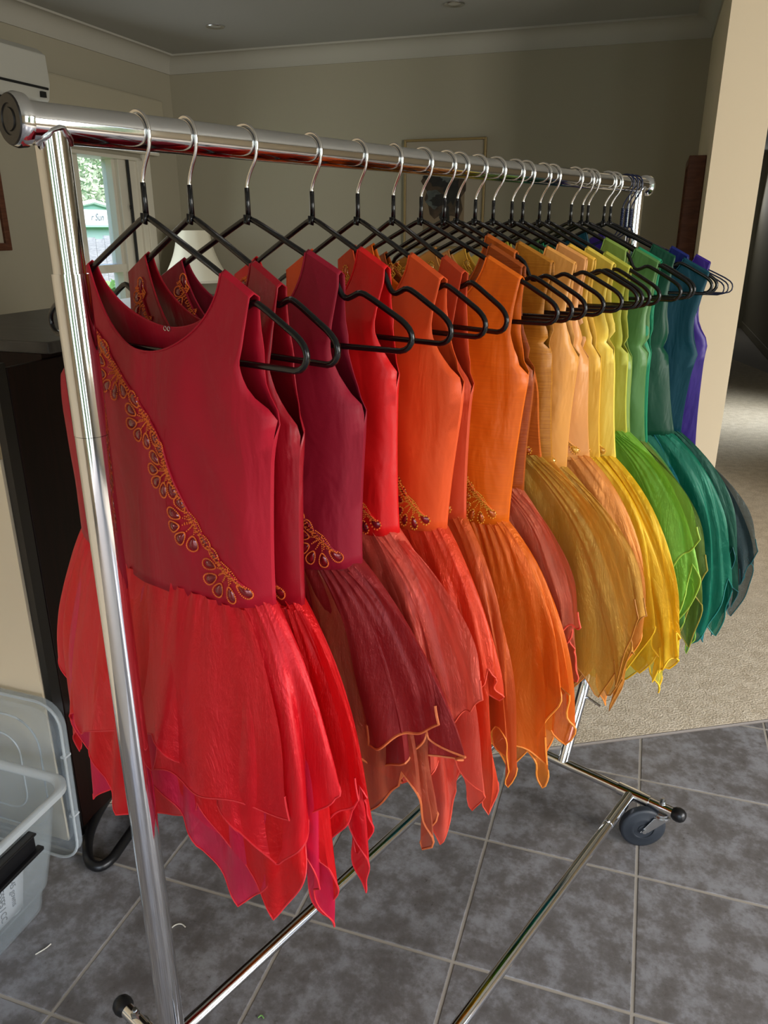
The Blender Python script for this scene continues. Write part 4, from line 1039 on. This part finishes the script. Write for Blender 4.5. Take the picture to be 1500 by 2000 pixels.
    for li, Ly in enumerate(P['layers']):
        L0 = Ly['len']; tip = Ly.get('tip', 0.07); npn = Ly.get('np', 7); ph = Ly.get('ph', 0.0); fl_ = Ly.get('flare', 0.13); rnd = random.Random(i * 31 + li * 7 + Ly.get('seed', 0))
        fold_n = Ly.get('fn', 11) ; off = 0.0016 * li
        ps_ = [rnd.uniform(-0.35, 0.35) for _ in range(40)]; tl = [rnd.uniform(-0.25, 0.25) for _ in range(40)]
        sk = MB(); rows = []
        for v in range(NV + 1):
            t = v / NV; row = []
            for k in range(NTh):
                a = 2 * math.pi * k / NTh
                cx, sy = math.cos(a), math.sin(a)
                front = sy < 0
                # handkerchief hem
                u = (a / (2 * math.pi) * npn + ph); iu = math.floor(u); fu = u - iu
                tri = 1 - abs(2 * fu - 1); tip_l = tip * (1 + 0.9 * tl[iu % npn])
                length = L0 + tip_l * (tri * 1.15 - 0.5)
                h_ = t * length
                bell = 1 - math.exp(-h_ / 0.11)
                rx = (wx - 0.004 - off) + (fl_ + 0.0) * bell + 0.012 * h_ / 0.3
                dep_w = (fb if front else bb_) * 0.92 - off
                dep_h = (gf if front else gb)
                ry = dep_w + (dep_h - dep_w) * (1 - math.exp(-h_ / 0.14))
                amp = min(0.45 * ry, Ly.get('amp', 0.013)) * smoothstep(0.0, 0.22, h_)
                wob = math.sin(a * fold_n + ps_[int(a * 3) % 40] * 0.6 + 2.2 * noise.noise(Vector((cx * 2 + seed, sy * 2, li * 3.1 + h_ * 2.5))) * 2)
                wob += 0.55 * math.sin(a * (fold_n * 2 + 1) + li + h_ * 6)
                gath = (0.0022 * math.sin(a * 38 + li + 2 * math.sin(a * 5)) + 0.0014 * math.sin(a * 71)) * math.exp(-h_ / 0.05)
                rr_ = 1 + 0.0
                sgx = 1 if cx >= 0 else -1
                ex = abs(cx) ** 0.85 * sgx; ey = abs(sy) ** 0.8 * (1 if sy >= 0 else -1)
                x = c + ex * rx + cx * amp * wob * 0.7
                y = ey * (ry) + (sy * amp * wob + sy * gath)
                if not front: y = min(y, gb * 1.15)
                x += Ly.get('lean', 0.0) * h_ + 0.012 * noise.noise(Vector((a * 2, h_ * 7, seed + li))) * (h_ / 0.3)
                zz = wz - dip * (1 - min(1, (ex * rx / max(rx, 1e-4))) ** 2) + 0.006 - h_ + (0.006 * wob * smoothstep(0.1, 0.35, h_))
                row.append(Vector((x, y, zz)))
            rows.append(row)
        for row in rows: sk.v += [tuple(p_) for p_ in row]
        for v in range(NV):
            for k in range(NTh):
                k2 = (k + 1) % NTh; sk.f.append((v * NTh + k, v * NTh + k2, (v + 1) * NTh + k2, (v + 1) * NTh + k))
        so_ = sk.obj('skirt_layer' if li == 0 else 'underskirt', Ly['mat'], D, smooth=True, recalc=False)
        hem = MB().tube(rows[-1], Ly.get('er', 0.0011), 5, closed=True).obj('hem_edging', Ly['edge'], so_, smooth=True)
    # loose handkerchief panel lying over the front of the skirt
    if i in PANELS:
        (x0, z0), (x1, z1), (x2, z2), (x3, z3) = PANELS[i]; Ly = P['layers'][0]; NU, NVv = 28, 30
        pm_ = MB(); G = []
        for v in range(NVv + 1):
            t = v / NVv; tb = (1 - math.exp(-2.0 * t)) / (1 - math.exp(-2.0)); row = []
            for u in range(NU + 1):
                q = u / NU
                xa = (x0 + (x1 - x0) * q); xb = (x2 + (x3 - x2) * q); x = xa + (xb - xa) * (tb if xb > xa else t)
                za = wz - dip * 0.5 + 0.003; zb = z2 + (z3 - z2) * q; zz = za + (zb - za) * t
                h_ = max(0.0, wz - zz); bell = 1 - math.exp(-h_ / 0.11)
                rx = (wx - 0.004) + Ly.get('flare', 0.13) * bell + 0.012 * h_ / 0.3
                ry = fb * 0.92 + (gf - fb * 0.92) * (1 - math.exp(-h_ / 0.14))
                qq = min(0.995, abs(x - c) / rx)
                y = -ry * (1 - qq ** 2.2) ** 0.45 - 0.003 - min(0.010, 0.35 * ry) * t
                y += 0.005 * min(1, gf / 0.03) * math.sin(q * 9 + i + 1.5 * math.sin(t * 3)) * t + 0.002 * math.sin(q * 31) * math.exp(-t * 6)
                x += 0.004 * math.sin(t * 9 + q * 3) * t
                zz += 0.004 * math.sin(q * 12 + i) * t
                row.append(Vector((x, y, zz)))
            G.append(row)
        for row in G: pm_.v += [tuple(p_) for p_ in row]
        for v in range(NVv):
            for u in range(NU):
                k = v * (NU + 1) + u; pm_.f.append((k, k + 1, k + NU + 2, k + NU + 1))
        po_ = pm_.obj('skirt_panel', Ly['mat'], D, smooth=True, recalc=False)
        kk_ = NVv - 4; rim_ = [row[0] for row in G[kk_:]] + G[-1][1:-1] + [row[-1] for row in reversed(G[kk_:])]
        MB().tube(rim_, Ly.get('er', 0.0011), 5).obj('hem_edging', Ly['edge'], po_, smooth=True)
    return D

PANELS = {0: ((0.018, -0.371), (0.130, -0.355), (-0.014, -0.617), (0.200, -0.585)), 1: ((0.127, -0.392), (0.160, -0.377), (0.176, -0.662), (0.248, -0.575)),
 2: ((0.102, -0.393), (0.150, -0.368), (0.176, -0.593), (0.268, -0.535)), 3: ((0.115, -0.367), (0.160, -0.352), (0.240, -0.582), (0.290, -0.525)),
 6: ((0.102, -0.418), (0.160, -0.406), (0.156, -0.730), (0.262, -0.770)), 7: ((0.135, -0.379), (0.160, -0.371), (0.235, -0.569), (0.276, -0.555)),
 8: ((0.140, -0.340), (0.176, -0.334), (0.315, -0.664), (0.340, -0.540)), 10: ((0.125, -0.385), (0.152, -0.382), (0.275, -0.645), (0.308, -0.601)),
 13: ((0.145, -0.388), (0.186, -0.380), (0.315, -0.740), (0.345, -0.695)), 14: ((0.155, -0.349), (0.180, -0.345), (0.280, -0.587), (0.336, -0.503)),
 16: ((0.140, -0.399), (0.163, -0.396), (0.280, -0.755), (0.314, -0.620)), 19: ((0.146, -0.423), (0.176, -0.409), (0.300, -0.840), (0.328, -0.762)),
 21: ((0.162, -0.469), (0.186, -0.466), (0.318, -0.745), (0.345, -0.661))}

def gem(name, col): return simple(name, col, 0.15, 0.25, bscale=200, bstr=0.3, coat=0.6)
BEAD_O = simple('copper_orange_beads', srgb(242, 122, 52), 0.28, 0.15, bscale=300, bstr=0.2)
BEAD_G = simple('gold_beads', srgb(236, 172, 60), 0.28, 0.2, bscale=300, bstr=0.2)
GEM_R = gem('dark_red_sequin', srgb(128, 22, 34)); GEM_O = gem('orange_sequin', srgb(196, 96, 30)); GEM_Y = gem('gold_sequin', srgb(214, 160, 60))
SIL, ORG = satin, organza
def edge(name, col): return simple(name, col, 0.6, bscale=300, bstr=0.2)
def ly(mat, e_, ln, **k): d = dict(mat=mat, edge=e_, len=ln); d.update(k); return d

c_ = srgb
o_red = ORG('bright_red_organza', c_(236, 20, 38), 0.74, 0.55, c_(250, 44, 60))
o_red2 = ORG('pink_red_organza', c_(242, 36, 86), 0.62, 0.5, c_(240, 70, 96))
o_scar = ORG('scarlet_organza', c_(232, 16, 24), 0.80, 0.45, c_(246, 34, 40))
o_burg = ORG('burgundy_organza', c_(150, 34, 38), 0.80, 0.35, c_(176, 56, 52))
o_rust = ORG('rust_gold_organza', c_(196, 92, 66), 0.60, 0.5, c_(214, 130, 84))
o_salm = ORG('salmon_organza', c_(250, 96, 76), 0.80, 0.6, c_(252, 134, 108))
o_cor = ORG('coral_red_organza', c_(236, 72, 36), 0.78, 0.45, c_(238, 98, 54))
o_cor2 = ORG('brown_orange_organza', c_(210, 88, 32), 0.72, 0.35, c_(224, 112, 50))
o_or = ORG('bright_orange_organza', c_(244, 116, 24), 0.68, 0.35, c_(246, 140, 50))
o_or2 = ORG('amber_organza', c_(240, 134, 32), 0.60, 0.35, c_(242, 160, 60))
o_sal2 = ORG('dusty_salmon_organza', c_(220, 112, 78), 0.62, 0.5, c_(234, 150, 114))
o_gold = ORG('olive_gold_organza', c_(216, 164, 56), 0.60, 0.6, c_(232, 198, 108))
o_gold2 = ORG('dark_gold_organza', c_(208, 130, 34), 0.72, 0.35, c_(222, 160, 60))
o_apr = ORG('apricot_organza', c_(236, 152, 66), 0.66, 0.45, c_(244, 178, 100))
o_yel = ORG('sunny_yellow_organza', c_(252, 198, 30), 0.62, 0.4, c_(250, 212, 74))
o_yel2 = ORG('lemon_organza', c_(236, 226, 80), 0.48, 0.4, c_(236, 230, 110))
o_lime = ORG('lime_green_organza', c_(140, 200, 66), 0.60, 0.45, c_(172, 216, 104))
o_oliv = ORG('olive_green_organza', c_(108, 130, 46), 0.64, 0.4, c_(140, 160, 76))
o_sage = ORG('grass_green_organza', c_(86, 150, 72), 0.62, 0.4, c_(124, 176, 100))
o_emer = ORG('emerald_organza', c_(4, 108, 82), 0.68, 0.4, c_(22, 136, 108))
o_dkgr = ORG('bottle_green_organza', c_(10, 76, 58), 0.72, 0.3, c_(26, 96, 76))
o_teal = ORG('dark_teal_organza', c_(22, 62, 62), 0.60, 0.3, c_(44, 88, 86))
o_turq = ORG('turquoise_organza', c_(30, 140, 150), 0.55, 0.5, c_(60, 168, 172))
o_grey = ORG('smoky_teal_organza', c_(56, 78, 82), 0.44, 0.3, c_(84, 104, 106))
e_red = edge('red_overlock', c_(222, 40, 50)); e_gold = edge('copper_overlock', c_(210, 110, 60)); e_or = edge('orange_overlock', c_(246, 146, 50)); e_cor = edge('coral_overlock', c_(232, 82, 58))
e_tan = edge('bronze_overlock', c_(176, 112, 30)); e_yel = edge('yellow_overlock', c_(250, 198, 30)); e_grn = edge('green_overlock', c_(150, 186, 60)); e_olv = edge('olive_overlock', c_(150, 136, 44)); e_teal = edge('teal_overlock', c_(12, 110, 100)); e_dt = edge('dark_teal_overlock', c_(20, 86, 90))

DRESSES = [
 dict(label='crimson dress with a full diagonal beaded trim, nearest the camera', c=0.010, cs=0.026, ax=0.178, az=-0.175, wx=0.166, wz=-0.366, dip=0.020, fd=0.026, bd=0.024, gf=0.050, gb=0.035, wr=0.005, seam=1,
      cloth=SIL('crimson_crepe', c_(172, 20, 42), 0.5), beads=(BEAD_O, GEM_R, True), si=0.103, so=0.143, nth=240,
      layers=[ly(o_red, e_red, 0.235, tip=0.12, np=4, ph=0.944, fn=6, amp=0.014, flare=0.085, lean=-0.05), ly(o_scar, e_red, 0.31, tip=0.10, np=6, ph=0.2, fn=9, amp=0.012, flare=0.075, lean=-0.05), ly(o_red2, e_red, 0.32, tip=0.13, np=5, ph=0.292, fn=7, amp=0.012, flare=0.055, lean=-0.03)]),
 dict(label='dark red satin dress second from the camera, bright red skirt', c=0.004, ax=0.174, az=-0.188, wx=0.163, wz=-0.374, fd=0.024, bd=0.028, gf=0.022, gb=0.036,
      cloth=SIL('dark_red_satin', c_(150, 16, 32), 0.34), beads=(BEAD_O, GEM_R, True),
      layers=[ly(o_scar, e_red, 0.235, tip=0.09, np=5, ph=0.1, fn=8, amp=0.012, flare=0.10), ly(o_red, e_red, 0.285, tip=0.10, np=5, ph=0.29, fn=8, amp=0.010, flare=0.085)]),
 dict(label='burgundy dress with a dark wine organza skirt, third from the camera', c=0.0, ax=0.168, az=-0.185, wx=0.160, wz=-0.366, dip=0.016, fd=0.030, bd=0.032, gf=0.030, gb=0.040, wr=0.006,
      cloth=SIL('burgundy_crepe', c_(138, 18, 40), 0.55), beads=(BEAD_O, GEM_R, True), cs=0.002,
      layers=[ly(o_burg, e_gold, 0.215, tip=0.05, np=5, ph=0.2, fn=8, amp=0.017, flare=0.135, er=0.0016), ly(o_rust, e_gold, 0.30, tip=0.09, np=6, ph=0.5, fn=9, amp=0.013, flare=0.10, er=0.0015)]),
 dict(label='bright scarlet dress with a salmon organza skirt', c=-0.004, ax=0.152, az=-0.165, wx=0.156, wz=-0.355, fd=0.030, bd=0.030, gf=0.036, gb=0.036,
      cloth=SIL('scarlet_satin', c_(212, 20, 22), 0.42), beads=(BEAD_O, GEM_R, False),
      layers=[ly(o_salm, e_cor, 0.29, tip=0.08, np=6, ph=0.35, fn=9, amp=0.015, flare=0.125), ly(o_salm, e_cor, 0.34, tip=0.10, np=6, ph=0.85, fn=10, amp=0.012, flare=0.10)]),
 dict(label='coral orange dress with a red-orange organza skirt', c=0.010, cs=0.012, ax=0.182, az=-0.176, wx=0.160, wz=-0.366, fd=0.030, bd=0.028, gf=0.034, gb=0.030,
      cloth=SIL('coral_crepe', c_(222, 84, 36), 0.5), beads=(BEAD_G, GEM_R, False),
      layers=[ly(o_cor, e_cor, 0.20, tip=0.05, np=6, ph=0.1, fn=9, amp=0.014, flare=0.10), ly(o_cor, e_cor, 0.33, tip=0.09, np=6, ph=0.5, fn=10, amp=0.012, flare=0.08)]),
 dict(label='rust coral dress mostly hidden behind the coral orange one', c=0.006, ax=0.160, az=-0.19, wx=0.156, wz=-0.370, fd=0.024, bd=0.022, gf=0.028, gb=0.024,
      cloth=SIL('rust_coral_crepe', c_(196, 70, 36), 0.5), beads=(BEAD_G, GEM_O, False),
      layers=[ly(o_cor2, e_or, 0.32, tip=0.09, np=6, ph=0.35, fn=10, amp=0.011, flare=0.10)]),
 dict(label='bright orange dress with a wide scooped armhole and orange skirt', c=0.006, cs=0.018, ax=0.173, az=-0.192, wx=0.156, wz=-0.400, fd=0.024, bd=0.024, gf=0.030, gb=0.024,
      cloth=SIL('orange_dupion_silk', c_(226, 106, 16), 0.42, slub=0.12, col2=c_(212, 96, 14)), beads=(BEAD_G, GEM_O, False),
      layers=[ly(o_or, e_or, 0.27, tip=0.10, np=6, ph=0.15, fn=10, amp=0.013, flare=0.12, er=0.0016), ly(o_or2, e_or, 0.37, tip=0.11, np=6, ph=0.7, fn=10, amp=0.011, flare=0.085, er=0.0015)]),
 dict(label='rust-brown silk dress behind the bright orange one, salmon skirt', c=0.0, ax=0.166, az=-0.193, wx=0.158, wz=-0.370, fd=0.022, bd=0.013, gf=0.026, gb=0.014,
      cloth=SIL('rust_dupion_silk', c_(170, 82, 26), 0.38, slub=0.5, col2=c_(132, 54, 16)), beads=(BEAD_G, GEM_O, False),
      layers=[ly(o_sal2, e_cor, 0.24, tip=0.10, np=6, ph=0.2, fn=10, amp=0.010, flare=0.115, er=0.0015)]),
 dict(label='dress with a high bright orange strap and rust silk side', c=-0.004, cs=-0.030, ax=0.158, az=-0.195, wx=0.164, wz=-0.335, fd=0.013, bd=0.020, gf=0.014, gb=0.022,
      cloth=SIL('burnt_orange_silk', c_(198, 98, 26), 0.4, slub=0.4, col2=c_(160, 70, 18)), beads=(BEAD_G, GEM_O, False),
      layers=[ly(o_gold, e_tan, 0.28, tip=0.11, np=6, ph=0.05, fn=9, amp=0.010, flare=0.165, er=0.0012)]),
 dict(label='gold-brown dupion silk dress with a round armhole', c=-0.018, cs=-0.016, ax=0.160, az=-0.180, wx=0.166, wz=-0.355, fd=0.020, bd=0.022, gf=0.024, gb=0.024,
      cloth=SIL('gold_brown_dupion_silk', c_(186, 122, 36), 0.4, slub=0.5, col2=c_(150, 88, 22)), beads=(BEAD_G, GEM_Y, False),
      layers=[ly(o_gold2, e_tan, 0.31, tip=0.12, np=6, ph=0.35, fn=9, amp=0.011, flare=0.14)]),
 dict(label='apricot satin dress right of the gold-brown one', c=-0.012, cs=-0.004, ax=0.168, az=-0.192, wx=0.160, wz=-0.375, fd=0.024, bd=0.024, gf=0.024, gb=0.026,
      cloth=SIL('apricot_satin', c_(220, 152, 74), 0.36), beads=(BEAD_G, GEM_Y, False),
      layers=[ly(o_gold, e_tan, 0.27, tip=0.09, np=6, ph=0.2, fn=9, amp=0.011, flare=0.135), ly(o_apr, e_or, 0.36, tip=0.08, np=7, ph=0.6, fn=9, amp=0.010, flare=0.10)]),
 dict(label='pale apricot satin dress with an apricot organza skirt', c=-0.008, cs=-0.012, ax=0.162, az=-0.198, wx=0.166, wz=-0.371, fd=0.024, bd=0.014, gf=0.026, gb=0.015,
      cloth=SIL('pale_apricot_satin', c_(216, 148, 82), 0.36), beads=(BEAD_G, GEM_Y, False),
      layers=[ly(o_apr, e_or, 0.30, tip=0.10, np=6, ph=0.0, fn=9, amp=0.010, flare=0.13, er=0.0015)]),
 dict(label='golden yellow satin dress between pale apricot and bright yellow', c=0.0, cs=-0.008, ax=0.164, az=-0.20, wx=0.166, wz=-0.375, fd=0.014, bd=0.024, gf=0.015, gb=0.026,
      cloth=SIL('golden_yellow_satin', c_(226, 174, 62), 0.38), beads=(BEAD_G, GEM_Y, False),
      layers=[ly(o_yel, e_yel, 0.33, tip=0.10, np=7, ph=0.3, fn=10, amp=0.010, flare=0.14, er=0.0016)]),
 dict(label='bright yellow satin dress with a sunny yellow organza skirt', c=0.006, cs=0.002, ax=0.164, az=-0.196, wx=0.172, wz=-0.380, fd=0.024, bd=0.014, gf=0.026, gb=0.014,
      cloth=SIL('bright_yellow_satin', c_(232, 202, 84), 0.38), beads=(BEAD_G, GEM_Y, False), si=0.10, so=0.15,
      layers=[ly(o_yel, e_yel, 0.31, tip=0.10, np=6, ph=0.15, fn=9, amp=0.011, flare=0.155, er=0.0016), ly(o_yel2, e_yel, 0.37, tip=0.08, np=7, ph=0.6, fn=9, amp=0.010, flare=0.12, er=0.0015)]),
 dict(label='lime yellow dress showing just a narrow strip and its strap end', c=0.006, cs=0.014, ax=0.166, az=-0.208, wx=0.166, wz=-0.345, fd=0.013, bd=0.028, gf=0.014, gb=0.034,
      cloth=SIL('lime_satin', c_(178, 178, 66), 0.42),
      layers=[ly(o_lime, e_grn, 0.27, tip=0.12, np=6, ph=0.05, fn=9, amp=0.011, flare=0.16, er=0.0016)]),
 dict(label='leaf green satin dress with a high strap near the far post', c=-0.008, cs=-0.030, ax=0.152, az=-0.222, wx=0.162, wz=-0.365, fd=0.028, bd=0.019, gf=0.032, gb=0.020,
      cloth=SIL('leaf_green_satin', c_(126, 150, 68), 0.38),
      layers=[ly(o_lime, e_grn, 0.25, tip=0.12, np=6, ph=0.3, fn=9, amp=0.012, flare=0.16, er=0.0014), ly(o_sage, e_grn, 0.34, tip=0.10, np=6, ph=0.8, fn=9, amp=0.010, flare=0.13)]),
 dict(label='sage green satin dress with an olive organza skirt', c=-0.006, cs=0.006, ax=0.156, az=-0.227, wx=0.170, wz=-0.392, fd=0.018, bd=0.011, gf=0.020, gb=0.012,
      cloth=SIL('sage_green_satin', c_(82, 124, 66), 0.42),
      layers=[ly(o_oliv, e_olv, 0.32, tip=0.11, np=6, ph=0.2, fn=9, amp=0.009, flare=0.14, er=0.0015)]),
 dict(label='mint green dress, a thin strip beside the sage one', c=0.002, cs=0.0, ax=0.160, az=-0.22, wx=0.168, wz=-0.396, fd=0.011, bd=0.026, gf=0.012, gb=0.034,
      cloth=SIL('mint_green_crepe', c_(34, 132, 92), 0.5),
      layers=[ly(o_sage, e_grn, 0.35, tip=0.12, np=6, ph=0.6, fn=9, amp=0.010, flare=0.13)]),
 dict(label='dark green satin dress with an emerald organza skirt', c=-0.010, cs=-0.004, ax=0.162, az=-0.240, wx=0.184, wz=-0.405, fd=0.028, bd=0.013, gf=0.036, gb=0.014,
      cloth=SIL('bottle_green_satin', c_(4, 60, 40), 0.46),
      layers=[ly(o_emer, e_teal, 0.36, tip=0.12, np=6, ph=0.1, fn=9, amp=0.012, flare=0.14, er=0.0015), ly(o_turq, e_dt, 0.41, tip=0.08, np=8, ph=0.5, fn=9, amp=0.010, flare=0.10, er=0.0015)]),
 dict(label='dark teal crepe dress with a deep open armhole', c=0.006, cs=0.036, ax=0.184, az=-0.238, wx=0.182, wz=-0.405, fd=0.013, bd=0.022, gf=0.014, gb=0.026,
      cloth=SIL('dark_teal_crepe', c_(0, 56, 70), 0.55),
      layers=[ly(o_dkgr, e_dt, 0.30, tip=0.12, np=6, ph=0.35, fn=9, amp=0.010, flare=0.15), ly(o_teal, e_dt, 0.37, tip=0.09, np=6, ph=0.8, fn=9, amp=0.009, flare=0.13)]),
 dict(label='royal blue dress almost hidden behind the dark teal one', h=20, c=0.0, cs=0.010, ax=0.166, az=-0.25, wx=0.168, wz=-0.42, fd=0.014, bd=0.014, gf=0.018, gb=0.014,
      cloth=SIL('royal_blue_satin', c_(14, 28, 96), 0.45),
      layers=[ly(o_turq, e_dt, 0.36, tip=0.11, np=8, ph=0.1, fn=9, amp=0.009, flare=0.10, er=0.0015)]),
 dict(label='deep purple satin dress at the far end with a smoky skirt', h=22, c=0.004, cs=0.030, ax=0.176, az=-0.230, wx=0.184, wz=-0.455, fd=0.014, bd=0.016, gf=0.018, gb=0.016, dip=0.004, si=0.105, so=0.140,
      cloth=SIL('deep_purple_satin', c_(50, 26, 116), 0.42),
      layers=[ly(o_grey, e_dt, 0.28, tip=0.12, np=6, ph=0.1, fn=9, amp=0.010, flare=0.15)]),
]
MEAS = {0: (.111, .149, .164, -.173, .153, -.367), 1: (.098, .138, .157, -.192, .149, -.387), 2: (.082, .125, .155, -.188, .146, -.375), 3: (.079, .120, .135, -.160, .139, -.363),
 4: (.095, .147, .186, -.177, .161, -.373), 5: (.103, .139, .157, -.192, .155, -.378), 6: (.107, .159, .176, -.194, .159, -.412), 7: (.080, .135, .164, -.195, .156, -.376),
 8: (.053, .102, .147, -.198, .162, -.334), 9: (.074, .131, .140, -.179, .153, -.355), 10: (.090, .137, .154, -.193, .149, -.379), 11: (.081, .128, .145, -.201, .161, -.373),
 12: (.085, .130, .156, -.202, .169, -.377), 13: (.095, .146, .162, -.197, .183, -.383), 14: (.111, .158, .169, -.209, .182, -.347), 15: (.069, .111, .141, -.223, .151, -.370),
 16: (.106, .151, .147, -.228, .163, -.396), 17: (.103, .147, .146, -.221, .161, -.400), 18: (.096, .140, .149, -.243, .181, -.406), 19: (.145, .195, .191, -.239, .183, -.406),
 20: (.105, .140, .162, -.251, .166, -.433), 21: (.137, .166, .179, -.229, .188, -.463)}
for i, P in enumerate(DRESSES):
    a_, b_, ar, az_, w_, wz_ = MEAS[i]
    P['si'] = 0.094; P['cs'] = a_ - 0.094; P['so'] = b_ - P['cs']
    c0_ = max(-0.02, min(0.02, (ar + w_) / 2 - 0.158))
    P['c'] = c0_; P['ax'] = ar - c0_; P['wx'] = w_ - c0_; P['az'] = az_; P['wz'] = wz_
    if i == 0: P.update(si=0.108, cs=0.003, so=0.146, c=-0.022, ax=0.187, wx=0.175)
    build_dress(i, P)
